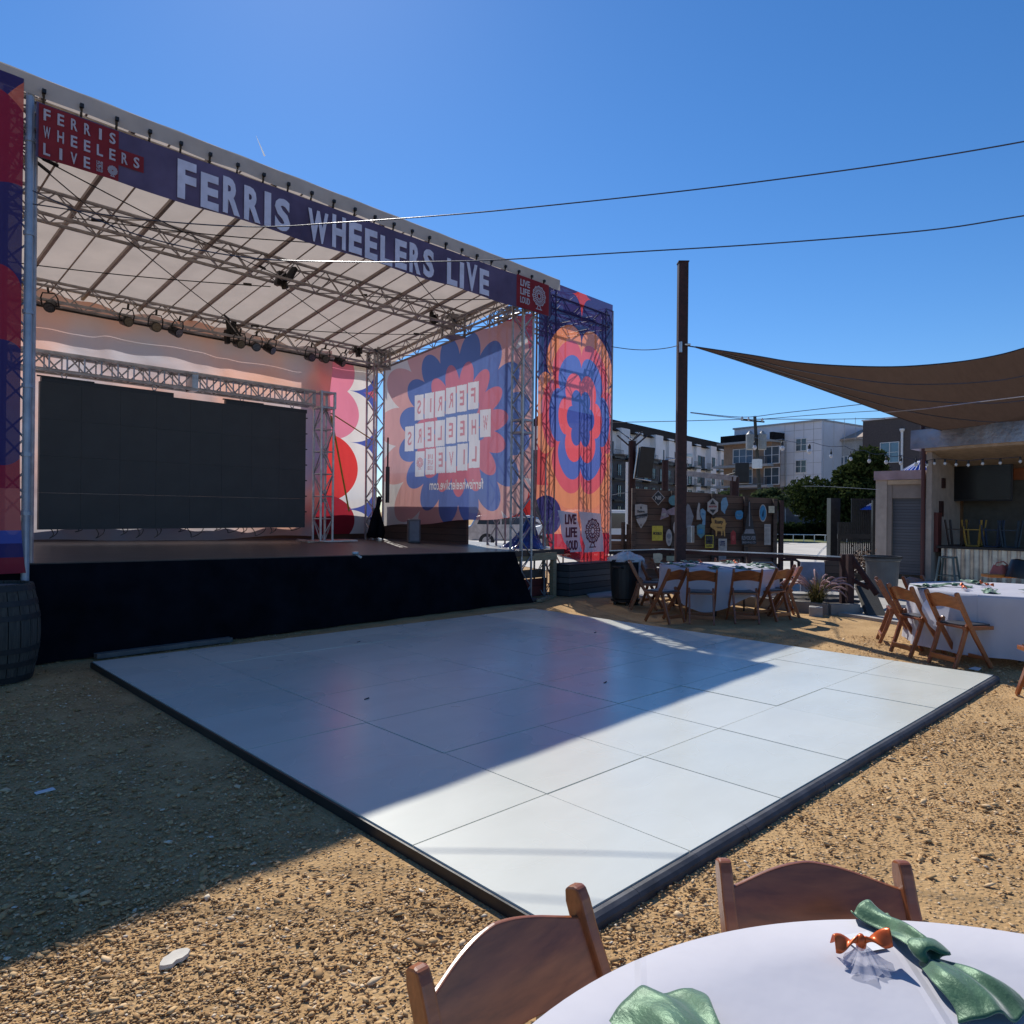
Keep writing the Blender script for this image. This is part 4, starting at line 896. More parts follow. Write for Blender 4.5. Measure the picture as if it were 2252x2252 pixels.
# =================================================================== TABLES
def cloth(name, label, cx, cy, R, z, seed, hem=.17, folds=11, amp=.055, corner=.0):
    rr = random.Random(seed); ph = [rr.uniform(0, 6.28) for _ in range(4)]; nt_, nr, ns = 168, 7, 20; V = []; F = []
    for i in range(nr+1):
        for k in range(nt_): th = 2*PI*k/nt_; r = R*i/nr; V.append((cx+r*math.cos(th), cy+r*math.sin(th), z+.0015*math.sin(r*9+th*3)))
    H = z-GZ
    for j in range(1, ns+1):
        v = j/ns
        for k in range(nt_):
            th = 2*PI*k/nt_; w = math.sin(th*folds+ph[0])+.5*math.sin(th*(folds*2+1)+ph[1])+.35*math.sin(th*3+ph[2])
            sq = max(0, math.cos(2*(th+ph[3])))**2 if corner else 0
            zlen = (H-hem)*(1+corner*(sq-.4)); zz = z-min(zlen, H-.02)*v
            r = R+.012*math.sin(min(1, v*6)*PI/2)+.03*v+amp*w*v**.8*.6-.03*v*(1-v)
            if zz < GZ+.02: zz = GZ+.02
            V.append((cx+r*math.cos(th), cy+r*math.sin(th), zz))
    tot = nr+ns+1
    for i in range(tot-1):
        for k in range(nt_): F.append((i*nt_+k, i*nt_+(k+1) % nt_, (i+1)*nt_+(k+1) % nt_, (i+1)*nt_+k))
    F = [f for f in F if not (f[0] < nt_ and f[1] < nt_ and f[2] < nt_)]
    mb = MB().add(V, F); o = mb.build(name, 'whitecloth', smooth=True, base=(cx, cy, GZ)); return tag(o, label, 'tablecloth', 'white tablecloths on the round tables')
def table(cx, cy, R, z, label):
    t = thing('round_table', label, 'table', (cx,cy,GZ), 0, 'round banquet tables')
    m = MB(); m.lathe((cx,cy,z), [(R,-.03),(R,-.005),(R-.004,-.004)], 48); m.build('tabletop', 'lumber', t)
    for dx, dy in ((-.45,-.25),(.45,-.25),(-.45,.25),(.45,.25)): MB().tube((cx+dx,cy+dy,GZ),(cx+dx,cy+dy,z-.04),.016,8).build('leg', 'blackmetal', t)
def napkin(p, ang, L, label, z, seed=0, sc=1, spread=(1,1)):
    """satin napkin gathered in a knot: two pleated fans and a wrap"""
    rr = random.Random(seed); t = thing('napkin', label, 'napkin', (p[0],p[1],z), ang, 'green satin napkins'); ORG[t.name] = Vector((0,0,0))
    def fan(dirn, L_, w_):
        mb = MB(); ph = rr.uniform(0,6)
        def f(u, v):
            s = u*2-1; w = (.020+w_*v**.75); x = dirn*L_*v*(1-.12*abs(s)**2*v); pl = math.sin(s*4.6+ph+v*1.5)*.6+math.sin(s*9+ph*2-v*3)*.22
            return (x, s*w+.012*math.sin(v*7+ph)*v, .018+.016*(1-abs(s))*(1-.4*v)+pl*.013*(.35+v*.65)+.012*math.sin(v*5+ph))
        return mb.grid(46, 26, f)
    fan(1, L*.52, .062*spread[0]*sc).build('pleats', 'green', t, local=True, smooth=True, solid=.0025)
    fan(-1, L*.48, .062*spread[1]*sc).build('pleats', 'green', t, local=True, smooth=True, solid=.0025)
    mb = MB()
    def kn(u, v):
        a = u*2*PI; b = v*2*PI; r = .02*sc*(1+.16*math.sin(3*a+b*2)); R_ = .026*sc
        return ((r*math.cos(b))*1.25+.006*math.sin(a*2), (R_+r*math.sin(b)*.6)*math.cos(a)*1.1, .03+(R_*.75+r*math.sin(b)*.6)*math.sin(a)*.7)
    mb.grid(28, 14, kn).build('knot', 'green', t, local=True, smooth=True); return t
def bow(p, ang, z, label, sc=1):
    t = thing('favour_bag', label, 'favour bag', (p[0],p[1],z), ang, 'favour bags tied with orange ribbon'); ORG[t.name] = Vector((0,0,0))
    for s in (-1, 1):
        mb = MB(); mb.grid(18, 10, lambda u, v: (s*sc*(.008+.062*u), sc*(.006+.026*u*(1+.15*math.sin(u*5)))*(v*2-1), sc*(.045+.012*math.sin(v*PI)*(1+u)+.008*math.sin(u*6+v*5)+.015*u*s)))
        mb.build('ribbon_loop', 'orange', t, local=True, smooth=True, solid=.0015)
    mb = MB(); mb.lathe((0,0,.045*sc), [(.004,-.014),(.012*sc,-.008),(.014*sc,0),(.012*sc,.01),(.004,.016)], 12); mb.build('ribbon_knot', 'orange', t, local=True, smooth=True)
    mb = MB()
    def f(u, v):
        a = u*2*PI; r = .012+.04*v*(1+.25*math.sin(a*3+1)+.16*math.sin(a*7)+.1*math.sin(a*13+2)); return (r*math.cos(a)*sc*1.1, -.012+r*math.sin(a)*sc*.9-.03*v*sc, max(.003, .045*sc*(1-v)**1.3+.012*v*math.sin(a*5)**2))
    mb.grid(48, 8, f).build('organza_bag', fabric('organza', (.6,.6,.68), (.6,.6,.68), .4, .5, 5, .05) if 'organza' not in bpy.data.materials else bpy.data.materials['organza'], t, local=True, smooth=True)
def tables():
    G = 'wooden folding chairs round the far left table'; G2 = 'wooden folding chairs round the right hand table'; G3 = 'wooden folding chairs at the near table'
    # near table
    z = .715; table(-1.07,-1.93,.925,z-.004,'round table at the bottom of the picture under a white cloth')
    cloth('tablecloth', 'white cloth over the near table with green satin napkins', -1.07,-1.93,.94,z,3)
    place_chair(-.357,-1.115,226,'brown wooden chair at the near table, behind the orange bow', G3)
    place_chair(-1.045,-.815,269,'brown wooden chair with its back seen at an angle, lower left of the near table', G3)
    napkin((-.497,-1.395), math.radians(54), .35, 'large green satin napkin lying knotted beside the orange bow on the near table', z, 1, .8, (.45,.95))
    napkin((-1.035,-1.28), math.radians(72), .40, 'green satin napkin fan cut off by the bottom edge of the picture', z, 2, 1.0, (1.15,1))
    bow((-.572,-1.30), math.radians(-52), z, 'orange satin bow on a see-through favour bag on the near white table', .72)
    pc = MB(); pc.add([(-.555,-1.295,z+.004),(-.50,-1.325,z+.004),(-.47,-1.275,z+.004),(-.525,-1.245,z+.004)],[(0,1,2,3)]); o = pc.build('name_card','white'); tag(o,'thin white card under the orange bow on the near table','card')
    # far left table
    cx, cy = 8.72, 4.42; table(cx,cy,.92,z-.004,'round table under a white cloth in the shade beside the bin')
    cloth('tablecloth', 'white cloth with pointed corners on the far table, half in shade', cx,cy,.93,z,5,.26,9,.06,.5)
    for (tx, ty, d, lab) in ((7.15,4.14,84,'wooden chair at the left front of the far table, turned towards the bin'),(7.32,3.84,36,'second wooden chair from the left along the front of the far table'),(7.88,3.42,42,'third wooden chair from the left along the front of the far table'),
             (8.62,3.2,80,'wooden chair leaning left at the right front of the far table'),(9.27,3.3,128,'sunlit-topped wooden chair at the right end of the far table beside the grass plant'),(7.95,5.62,-50,'wooden chair just right of the bin, facing the far table'),(8.6,5.75,-85,'wooden chair behind the left side of the far table'),(9.9,4.9,200,'wooden chair behind the far side of the far table, mostly hidden')):
        place_chair(tx, ty, d, lab, G)
    rr = random.Random(3)
    spots = [(8.25,5.0,'green napkin nearest the bin on the shaded far table'),(8.05,4.55,'dark green napkin at the left end of the far table'),(8.1,4.1,'green napkin in front of the second chair of the far table'),(8.4,3.8,'green napkin at the front of the far table behind the squarely seen chair'),(8.85,3.68,'green napkin towards the right front of the far table'),(9.3,4.0,'green napkin at the right end of the far table'),(9.4,4.6,'green napkin on the sunlit far side of the far table'),(8.95,5.05,'green napkin at the back of the far table below the board fence')]
    for i, (x, y, lab) in enumerate(spots):
        napkin((x,y), math.atan2(y-cy,x-cx)+rr.uniform(-.4,.4), .38, lab, z, 10+i, 1.0)
    for x, y, lab in ((8.75,4.75,'favour bag with orange bow on the sunlit half of the far table'),(9.1,4.3,'favour bag with orange bow near the middle of the far table')): bow((x,y), rr.uniform(0,3), z, lab)
    # right hand table
    cx, cy = 8.12, .28; table(cx,cy,.95,z-.004,'round table under a long white cloth at the right edge')
    cloth('tablecloth', 'long white cloth on the right hand table, its side in shadow', cx,cy,.985,z,9,.1,10,.05)
    for (tx, ty, d, lab) in ((7.86,1.60,-66,'wooden chair behind the foremost left one at the right hand table'),(7.09,1.09,-37,'wooden chair second from the front at the left of the right hand table'),(6.74,.565,-31,'front wooden chair of the right hand table with white cloth showing through its back'),(8.62,1.42,-105,'wooden chair on the far side of the right hand table, only its back showing'),(5.62,-.72,35,'wooden chair cut off by the right edge of the picture')):
        place_chair(tx, ty, d, lab, G2)
    spots = [(7.55,.95,'dark green napkin at the left rim of the right hand table'),(7.95,.75,'green and yellow napkin towards the back of the right hand table'),(7.55,.3,'green napkin knot in the middle front of the right hand table'),(7.75,-.1,'green napkin at the right edge of the picture on the right hand table'),(8.6,.7,'green napkin at the far rim of the right hand table')]
    for i, (x, y, lab) in enumerate(spots): napkin((x,y), math.atan2(y-cy,x-cx)+rr.uniform(-.5,.5), .38, lab, z, 30+i, 1.0)
    for x, y, lab in ((7.5,.55,'favour bag with orange bow at the front of the right hand table'),(8.1,.45,'favour bag with orange bow in the middle of the right hand table')): bow((x,y), rr.uniform(0,3), z, lab)
    # loose end of the cloth hung over the front chair
    c = MB(); c.grid(14,16,lambda u,v: (7.13+.16*u-.02*math.sin(v*7)-.10*math.sin(PI*v)*(1-u), .82-.42*u+.02*math.sin(v*5), .62-.42*v*(1-.35*abs(u*2-1))-.03*math.sin(u*9)))
    tag(c.build('cloth_end', 'whitecloth', smooth=True), 'white cloth corner bunched behind the back of the front chair', 'cloth')
    # orange handbag and dark bag on a chair beyond the right hand table
    q = at(1893,1092,10.9); t = thing('handbag', 'orange handbag resting beyond the right hand table', 'handbag', (q.x,q.y,.66), -.9); ORG[t.name] = Vector((0,0,0))
    MB().bbox(-.26,.26,-.12,.12,0,.05).build('tray', M('orange_tray', (.55,.2,.03), .5), t, local=True, bevel=.01)
    b = MB(); b.grid(24,12,lambda u,v: (-.03+(.16*(1-.4*v))*math.cos(u*2*PI)+.02*math.sin(u*13), .09*math.sin(u*2*PI)*(1-.5*v), .05+.13*v+.015*math.sin(u*2*PI*3)*v)); b.build('body', M('salmon_leather', (.5,.13,.09), .4), t, local=True, smooth=True)
    b = MB(); b.path([(-.12,0,.15),(-.1,0,.22),(0,0,.24),(.05,0,.2),(.07,0,.13)], .009, 5); b.build('handle', bpy.data.materials['salmon_leather'], t, local=True)
    q = at(1925,1085,10.7); b = MB(); b.grid(24,12,lambda u,v: (q.x+.2*math.cos(u*2*PI)*(1-.5*v*v), q.y+.2*math.sin(u*2*PI)*(1-.4*v), .68+.26*v+.01*math.sin(u*19)))
    tag(b.build('backpack', 'black', smooth=True), 'black bag behind the orange handbag at the right edge', 'bag')
tables()

# =================================================================== MIDDLE DISTANCE
def bins():
    t = thing('trash_bin', 'tall black wheeled bin lined with a clear bag beside the far table', 'bin', (8.36,6.02,GZ), .2); ORG[t.name] = Vector((0,0,0))
    b = MB(); b.lathe((0,0,0), [(.22,.1),(.24,.12),(.285,.72),(.3,.76),(.31,.76),(.31,.8),(.27,.8),(.265,.7)], 28, False); b.build('body', 'bin', t, local=True, smooth=False)
    for a in (0,PI):
        h = MB(); h.path([(.29*math.cos(a),-.09,.66),(.34*math.cos(a),-.08,.68),(.34*math.cos(a),.08,.68),(.29*math.cos(a),.09,.66)], .018, 6); h.build('handle', 'bin', t, local=True)
    d = MB(); d.lathe((0,0,0), [(.255,.06),(.26,.1),(.0,.1)], 24, False); d.build('dolly', 'black', t, local=True)
    for k in range(5):
        a = k*2*PI/5; w = MB(); w.lathe((.2*math.cos(a),.2*math.sin(a),0), [(.02,0),(.035,.012),(.035,.045),(.02,.06)], 8); w.build('wheel', 'black', t, local=True)
    def bagf(u, v):
        a = u*2*PI; r = .305+.03*math.sin(a*7+v*4)*v+.012*math.sin(a*15); drop = .05+(.36 if -1.9 < ((a+PI) % (2*PI))-PI < -.9 else .0)
        if v < .45: k = v/.45; return (.02+(.05+.24*k)*math.cos(a)*(1+.2*math.sin(a*5)), (.05+.24*k)*math.sin(a), .82+.1*(1-k)+.03*math.sin(a*6+k*9))
        k = (v-.45)/.55; return ((r+.01)*math.cos(a), (r+.01)*math.sin(a), .82-drop*k)
    MB().grid(72, 20, bagf).build('bin_bag', 'bag', t, local=True, smooth=True)
    p = onz(1664,1126,GZ); t = thing('trash_bin', 'grey round bin with black rim in front of the roller shutter', 'bin', (p.x,p.y,GZ)); ORG[t.name] = Vector((0,0,0))
    b = MB(); b.lathe((0,0,0), [(.25,0),(.27,.03),(.31,.72),(.34,.74),(.34,.8),(.3,.8)], 24, False); b.build('body', 'greybin', t, local=True)
    b = MB(); b.lathe((0,0,0), [(.33,.77),(.36,.78),(.36,.82),(.3,.82),(.29,.7)], 24, False); b.build('rim', 'black', t, local=True)
bins()
def post_and_sail():
    D = 13.0; b0 = at(1283,1060,D); tp = at(1292,497,D)
    t = thing('steel_post', 'tall dark rust brown square post behind the far table holding the shade sail', 'post', (b0.x,b0.y,GZ))
    m = MB(); m.beam((b0.x,b0.y,GZ),(tp.x-.03,tp.y+.02,tp.z),.17,.17,up=(-.7,.7,0)); m.build('shaft', 'rust', t)
    m = MB(); m.beam((tp.x-.03,tp.y+.02,tp.z),(tp.x-.03,tp.y+.02,tp.z+.02),.19,.19,up=(-.7,.7,0)); m.build('cap', 'rust', t)
    c = at(1292,650,D-.12); m = MB(); m.tube(c, c+CR*.1, .02, 6); m.tube(at(1284,645,D-.12), at(1284,665,D-.12), .03, 6); m.build('eye_bolt', 'steel', t)
    m = MB(); g = at(1303,1008,D-.1); m.box(g, (.1,.1,.3)); m.build('socket_box', 'steel', t, bevel=.008)
    # shade sail: corner at the post, two curved edges
    A = at(1312,655,12.9)
    up = [(1312,655,12.9),(1420,671,13.2),(1500,684,13.5),(1600,691,13.9),(1700,692,14.4),(1800,684,14.6),(1870,673,14.4),(1932,657,14.2),(2060,615,13.8),(2250,540,13.5)]
    lo = [(1312,655,12.9),(1400,683,13.7),(1500,717,14.6),(1600,753,15.8),(1680,782,16.8),(1745,804,17.6),(1800,817,18.0),(1870,828,18.2),(1960,834,18.4),(2200,830,19)]
    def lerp(L, u):
        k = u*(len(L)-1); i = min(int(k), len(L)-2); f = k-i; P = [at(*L[max(0,min(len(L)-1,i+j))]) for j in (-1,0,1,2)]
        a, b, c_, d = P; return .5*((2*b)+(c_-a)*f+(2*a-5*b+4*c_-d)*f*f+(3*b-a-3*c_+d)*f**3)
    def sf(u, v):
        p, q = lerp(up, u), lerp(lo, u); r = p.lerp(q, v); sag = .28*math.sin(PI*v)*min(1, u*2.2); return r+Vector((0,0,-sag*.6))
    o = MB().grid(90, 26, sf).build('shade_sail', 'sail', smooth=True); tag(o, 'large brown mesh shade sail stretched from the dark post over the bar', 'shade sail')
    w = MB(); w.path([at(1293,652,D-.1), at(1312,655,12.9)], .012, 5); w.path([lerp(up, k/40)+Vector((0,0,.005)) for k in range(41)], .012, 5); w.path([lerp(lo, k/40) for k in range(41)], .012, 5)
    w.build('edge_cable', 'wire', o)
    for vv in (.22,.45,.7):
        sm = MB(); sm.path([sf(.06+.94*k/30, vv)-Vector((0,0,.006)) for k in range(31)], .011, 4); sm.build('seam', 'wire', o)
    # pale cable running under the sail
    s = MB(); s.path([at(px,py,dd) for px, py, dd in ((1668,778,14.0),(1750,771,13.4),(1850,758,12.6),(1932,748,12.2),(2050,730,11.5))], .009, 5)
    tag(s.build('pale_cable', 'wirelight'), 'pale taut cable running under the brown shade sail', 'cable')
post_and_sail()
def wires():
    def sag(p, q, s, n=26): p, q = Vector(p), Vector(q); return [p.lerp(q, k/n)-Vector((0,0,4*s*(k/n)*(1-k/n))) for k in range(n+1)]
    # two festoon wires from the stage roof out over the yard: points follow the photographed curve at the depths of a straight run
    def run(L, r, name, lab):
        Lq = [Vector(q) for q in L]; L = []
        for i in range(len(Lq)-1):
            a, b, c, d = Lq[max(i-1,0)], Lq[i], Lq[i+1], Lq[min(i+2,len(Lq)-1)]
            for f in (0,.2,.4,.6,.8): L.append(tuple(.5*((2*b)+(c-a)*f+(2*a-5*b+4*c-d)*f*f+(3*b-a-3*c+d)*f**3)))
        L.append(tuple(Lq[-1])); mb = MB(); dm = max(q[2] for q in L); mb.path([at(*q) for q in L], r, 6, [r*q[2]/dm if dm > 15 else r for q in L]); tag(mb.build(name, 'wire'), lab, 'overhead wire')
    run([(62,385,7.2),(270,414,7.4),(480,428,7.6),(640,420,7.7),(760,412,7.7),(900,401,7.6),(1090,382,7.4),(1300,359,7.1),(1500,334,6.8),(1720,303,6.5),(1932,267,6.2),(2200,215,5.8)], .0065, 'overhead_wire', 'upper of the two long wires crossing the sky from the stage to the right')
    run([(62,360,7.2),(250,440,7.3),(450,484,7.5),(640,494,7.6),(860,493,7.6),(1000,487,7.5),(1200,475,7.3),(1400,463,7.1),(1600,448,6.9),(1780,431,6.7),(1932,407,6.5),(2200,366,6.1)], .0065, 'overhead_wire', 'lower of the two long wires crossing the sky from the stage to the right')
    run([(1153,654,13.5),(1190,659,13.4),(1225,660,13.2),(1262,656,13.05),(1284,650,12.95)], .007, 'overhead_wire', 'short wire between the right tower and the dark post')
    # power lines far behind
    far = [([(1303,778,13.0),(1400,787,30),(1470,780,44),(1560,770,50),(1670,758,58)],.03,'thin power line rising right behind the dark post'),
           ([(1303,779,13.1),(1370,787,40),(1428,791,60),(1520,784,58),(1640,776,52),(1700,774,50)],.028,'power line through the cross arm of the utility pole'),
           ([(1150,797,64),(1260,795,62),(1424,791,60),(1560,791,60),(1670,789,60)],.03,'straight thin power line across the sky behind the dark post'),
           ([(1150,935,22),(1192,929,20),(1290,930,24),(1400,923,40),(1500,918,50),(1560,918,30),(1660,924,18)],.012,'pale line strung low over the sign fence'),
           ([(1240,938,18),(1330,925,28),(1440,912,60)],.01,'thin line from the sign fence up to the utility pole')]
    for L, r, lab in far: run(L, r, 'power_line', lab)
    # string of bulbs
    t = thing('string_light', 'string of clear bulbs hung between the utility pole and the bar roof', 'string lights', at(1667,850,17))
    pts = [(1364,842,22),(1420,838,21),(1476,833,20),(1555,840,19),(1602,857,18.6),(1652,868,18.2),(1698,876,18.0),(1741,880,17.9)]
    pts = [(1424,832,24),(1476,836,22),(1535,843,20.5),(1594,850,19.5),(1631,858,19),(1667,864,18.6),(1700,868,18.3),(1741,874,18)]
    mb = MB(); L2 = []
    for i in range(len(pts)-1):
        p, q = at(*pts[i]), at(*pts[i+1]); L2 += [p.lerp(q, k/4)+Vector((0,0,.12-.06*math.sin(PI*k/4))) for k in range(4)]
    L2.append(at(*pts[-1])+Vector((0,0,.12))); mb.path(L2, .009, 4); mb.build('cord', 'wire', t)
    bl = [(1424,841,24,1.5),(1476,842,22,1.5),(1527,848,20.5,1.5),(1568,858,19.8,1),(1605,863,19.2,1),(1640,867,19,1),(1672,869,18.6,1),(1700,871,18.3,1),(1728,873,18.1,1)]
    for px, py, D, s in bl:
        p = at(px,py,D); k = MB(); k.lathe(p, [(.0,-.1*s),(.04*s,-.07*s),(.045*s,-.03*s),(.03*s,.0),(.02*s,.03*s)], 10); bb = k.build('bulb', 'bulb', t, smooth=True)
        k = MB(); k.lathe(p, [(.028*s,.0),(.028*s,.07*s),(.012*s,.1*s),(.01,.16)], 8); k.build('socket', 'black', t)
    t = thing('string_light', 'row of small bulbs hanging along the front edge of the bar roof', 'string lights', (18.1,2.5,2.9))
    xs = [(1749,875),(1763,872),(1783,872),(1804,874),(1827,875),(1854,872),(1887,871),(1925,868)]
    mb = MB(); mb.path([onx(x,y-6,18.12) for x, y in xs], .01, 4); mb.build('cord', 'wire', t)
    for x, y in xs:
        p = onx(x,y,18.12); k = MB(); k.lathe(p, [(0,-.08),(.035,-.05),(.035,-.02),(.02,.01)], 8); k.build('bulb', 'bulb', t); k = MB(); k.lathe(p, [(.025,.0),(.025,.06),(.01,.08)], 8); k.build('socket', 'black', t)
wires()

def sign_fence():
    D0, D1 = 17.2, 17.2
    t = thing('sign_fence', 'tall brown board fence covered with painted beer signs behind the dark post', 'fence', at(1330,1100,17.2)); t.location.z = GZ; ORG[t.name] = Vector(t.location)
    def fz(px): return 17.2
    P = [(1192,921,1046),(1268,926,1044),(1345,931,1043),(1405,937,1043),(1468,941,1044)]
    for i in range(len(P)-1):
        a, b = P[i], P[i+1]; q0, q1 = at(a[0],a[1],17.2), at(b[0]-1,b[1],17.2)
        mb = MB(); P8 = []
        for q, z1 in ((q0,q0.z),(q1,q1.z)):
            for dy in (0,.05): P8 += [(q.x+CF.x*dy,q.y+CF.y*dy,.42),(q.x+CF.x*dy,q.y+CF.y*dy,z1)]
        mb.add(P8, [(0,1,5,4),(2,6,7,3),(0,4,6,2),(1,3,7,5),(0,2,3,1),(4,5,7,6)]); mb.build('board_panel', 'fenceboard', t)
    for px, top in ((1196,921),(1270,926),(1346,931),(1407,937),(1462,941),(1474,944)):
        q = at(px,top,17.12); m = MB(); m.beam((q.x,q.y,GZ),(q.x,q.y,q.z),.11,.09,up=(-.7,.7,0)); m.build('post', 'rust' if px > 1470 else 'darkboard', t)
    q0, q1 = at(1150,1046,17.3), at(1470,1050,17.3)
    m = MB(); m.beam((q0.x,q0.y,.12),(q1.x,q1.y,.12),.06,.3); m.beam((q0.x,q0.y,.35),(q1.x,q1.y,.35),.06,.1); m.build('lower_boards', 'fenceboard', t)
    lf = thing('low_fence', 'low brown board fence with rails left of the sign fence', 'fence', at(1160,1100,17.5)); lf.location.z = GZ; ORG[lf.name] = Vector(lf.location)
    for y0, y1 in ((1020,1044),(1008,1017)):
        q0, q1 = at(1120,y0,17.5), at(1194,y0,17.4); z1 = q0.z; z0 = at(1120,y1,17.5).z
        m = MB(); m.beam((q0.x,q0.y,(z0+z1)/2),(q1.x,q1.y,(z0+z1)/2),.04,z1-z0); m.build('board', 'fenceboard', lf)
    for px in (1132,1176,1186): q = at(px,985,17.35); m = MB(); m.beam((q.x,q.y,GZ),(q.x,q.y,q.z-.05 if px != 1176 else q.z),.07,.07); m.build('post', 'darkboard', lf)
    # ---- signs.  zoom-crop helper: x,y in the enlarged crop
    def cz(x, y): return ((1330+x*.20704)/KP, (1000+y*.20704)/KP)
    def bas(x, y, dd=0.0):
        px, py = cz(x, y); return at(px, py, 17.02-dd)
    def poly_sign(pts, mat, name, lab, dd=0.0, extra=None, th=.03):
        t = MB(); t.prism(pts, lambda x, y: bas(x, y, dd), lambda x, y: bas(x, y, dd+th)); o = t.build(name, mat); tag(o, lab, 'sign', 'beer signs on the brown board fence')
        for k, (nm, pp, mt) in enumerate(extra or []):
            mb = MB()
            for q in pp:
                if isinstance(q, tuple) and q and q[0] == 'T':
                    _, s, x, y, h, w = q
                    def bb(X, Y, Z, x=x, y=y): return bas(X, -Z, dd+th+.012)
                    add_text(mb, s, x, -y, h, w, 0, False, .04, 0.0, basis=bb)
                else: mb.prism(q, lambda X, Y: bas(X, Y, dd+th), lambda X, Y: bas(X, Y, dd+th+.008))
            mb.build(nm, mt, o)
        return o
    def ell(cx, cy, rx, ry, n=20, a0=0, a1=2*PI): return [(cx+rx*math.cos(a0+(a1-a0)*k/n), cy+ry*math.sin(a0+(a1-a0)*k/n)) for k in range(n)]
    def rect(x0, y0, x1, y1): return [(x0,y0),(x1,y0),(x1,y1),(x0,y1)]
    K = lambda n, c: M(n, c, .6, 0, 12, .18, 5, 0)
    ow = K('sign_offwhite', (.4,.36,.33)); bk = K('sign_black', (.02,.02,.025)); ye = K('sign_yellow', (.55,.42,.04)); te = K('sign_teal', (.09,.22,.25)); lb = K('sign_blue', (.16,.3,.42)); bb_ = K('sign_midblue', (.03,.2,.38))
    pk = K('sign_mauve', (.28,.2,.23)); gy = K('sign_grey', (.2,.2,.22)); or_ = K('sign_ochre', (.5,.27,.07)); rd = K('sign_red', (.3,.02,.02)); cr = K('sign_cream', (.5,.46,.34)); dk = K('sign_brown', (.06,.035,.02))
    shield = [(322,530),(385,522),(450,535),(455,650),(440,700),(385,785),(345,715),(320,640)]
    poly_sign(shield, ow, 'sign', 'tall off-white shield sign with a slanted black band at the left end of the fence', 0, [('band', [[(322,645),(455,620),(452,655),(326,685)]], bk), ('lettering', [('T','Saint',345,615,26,80)], bk), ('lettering', [('T','ARNOLD',335,672,18,105)], gy), ('emblem', [[(385,545),(395,565),(385,580),(375,565)]], bk), ('emblem', [[(385,735),(393,748),(385,760),(377,748)]], bk)])
    poly_sign([(568,380),(638,457),(568,538),(497,457)], ow, 'sign', 'black diamond sign with white outline reading N8', 0, [('field', [[(568,390),(629,457),(568,528),(506,457)]], bk), ('lettering', [('T','N8',535,480,45,66)], ow)])
    poly_sign(ell(730,485,52,54), te, 'sign', 'faded teal oval sign half hidden by the dark post')
    poly_sign([(612,565),(645,575),(660,615),(685,655),(588,692)], pk, 'sign', 'mauve pennant shaped sign left of the dark post', 0, [('lettering', [('T','MR',605,655,35,50)], ow)])
    poly_sign([(640,600),(760,545),(760,640),(690,640)], pk, 'sign', 'long faded mauve wedge sign running behind the dark post', -.02)
    poly_sign(rect(502,755,616,912), ye, 'sign', 'yellow square sign with a dark arched word left of the post', 0, [('lettering', [('T','MODELO',515,852,32,90)], bk)])
    poly_sign(ell(682,880,33,90), ow, 'sign', 'narrow upright white oval sign left of the post', 0, [('emblem', [ell(682,865,22,30), [(682,905),(690,925),(682,945),(674,925)]], gy)])
    poly_sign(ell(757,775,32,72), ow, 'sign', 'round white sign mostly hidden by the dark post')
    poly_sign([(880,520),(900,535),(945,655),(915,770),(862,780),(862,560)], gy, 'sign', 'pale grey kite shaped sign just right of the dark post')
    poly_sign([(1000,505),(1013,530),(1005,600),(1020,690),(975,690),(978,600),(990,530)], ow, 'sign', 'white curved bottle shaped sign right of the post')
    poly_sign([(1015,585),(1040,570),(1072,600),(1068,745),(1030,745),(1040,700),(1015,640)], lb, 'sign', 'light blue tall sign beside the white bottle shape', 0, [('lettering', [('T','TX',1030,640,20,30)], bb_)])
    poly_sign([(978,755),(1010,735),(1065,750),(1062,845),(1022,890),(980,845)], te, 'sign', 'teal shield sign under the white bottle shape', 0, [('emblem', [ell(1020,815,30,30)], bb_)])
    poly_sign([(1147,460),(1205,505),(1203,600),(1147,642),(1090,598),(1092,505)], ow, 'sign', 'white hexagonal badge sign with a black derrick', 0, [('emblem', [[(1147,478),(1160,500),(1178,528),(1116,528),(1134,500)], ], bk), ('emblem', [[(1115,582),(1180,582),(1168,600),(1150,625),(1128,600)]], bk), ('lettering', [('T','AUSTIN',1105,560,20,84)], rd)])
    poly_sign([(1235,500),(1255,460),(1290,452),(1300,480),(1312,530),(1295,570),(1280,600),(1278,632),(1235,590)], lb, 'sign', 'pale blue jagged edged sign right of the white badge')
    pig = [(1135,668),(1150,680),(1180,668),(1240,668),(1278,690),(1285,730),(1298,722),(1284,750),(1276,800),(1280,868),(1268,868),(1262,810),(1252,812),(1248,858),(1238,858),(1236,815),(1195,812),(1190,862),(1178,862),(1176,810),(1162,795),(1140,782),(1122,762),(1125,735),(1140,722),(1132,690)]
    poly_sign(pig, or_, 'sign', 'ochre yellow pig shaped sign with dark script', 0, [('lettering', [('T','Rusty',1170,745,52,88),('T','TEXAS',1190,782,14,60)], dk)])
    poly_sign(rect(1065,855,1155,990), ye, 'sign', 'small yellow and black square sign below the pig', 0, [('field', [rect(1072,862,1148,950)], bk), ('emblem', [[(1078,930),(1090,880),(1105,925),(1140,878),(1120,935)]], ow), ('lettering', [('T','LAGER',1080,978,18,62)], dk)])
    poly_sign(rect(1208,892,1298,1020), ow, 'sign', 'white square sign with dark blue letters reading LITE', 0, [('lettering', [('T','LITE',1222,965,48,55)], M('sign_navy', (.02,.03,.1), .6))])
    poly_sign([(1338,830),(1365,800),(1392,830),(1394,950),(1338,952)], rd, 'sign', 'dark red keg shaped sign near the middle of the fence', 0, [('emblem', [ell(1366,885,18,30)], K('sign_red2', (.4,.06,.05)))])
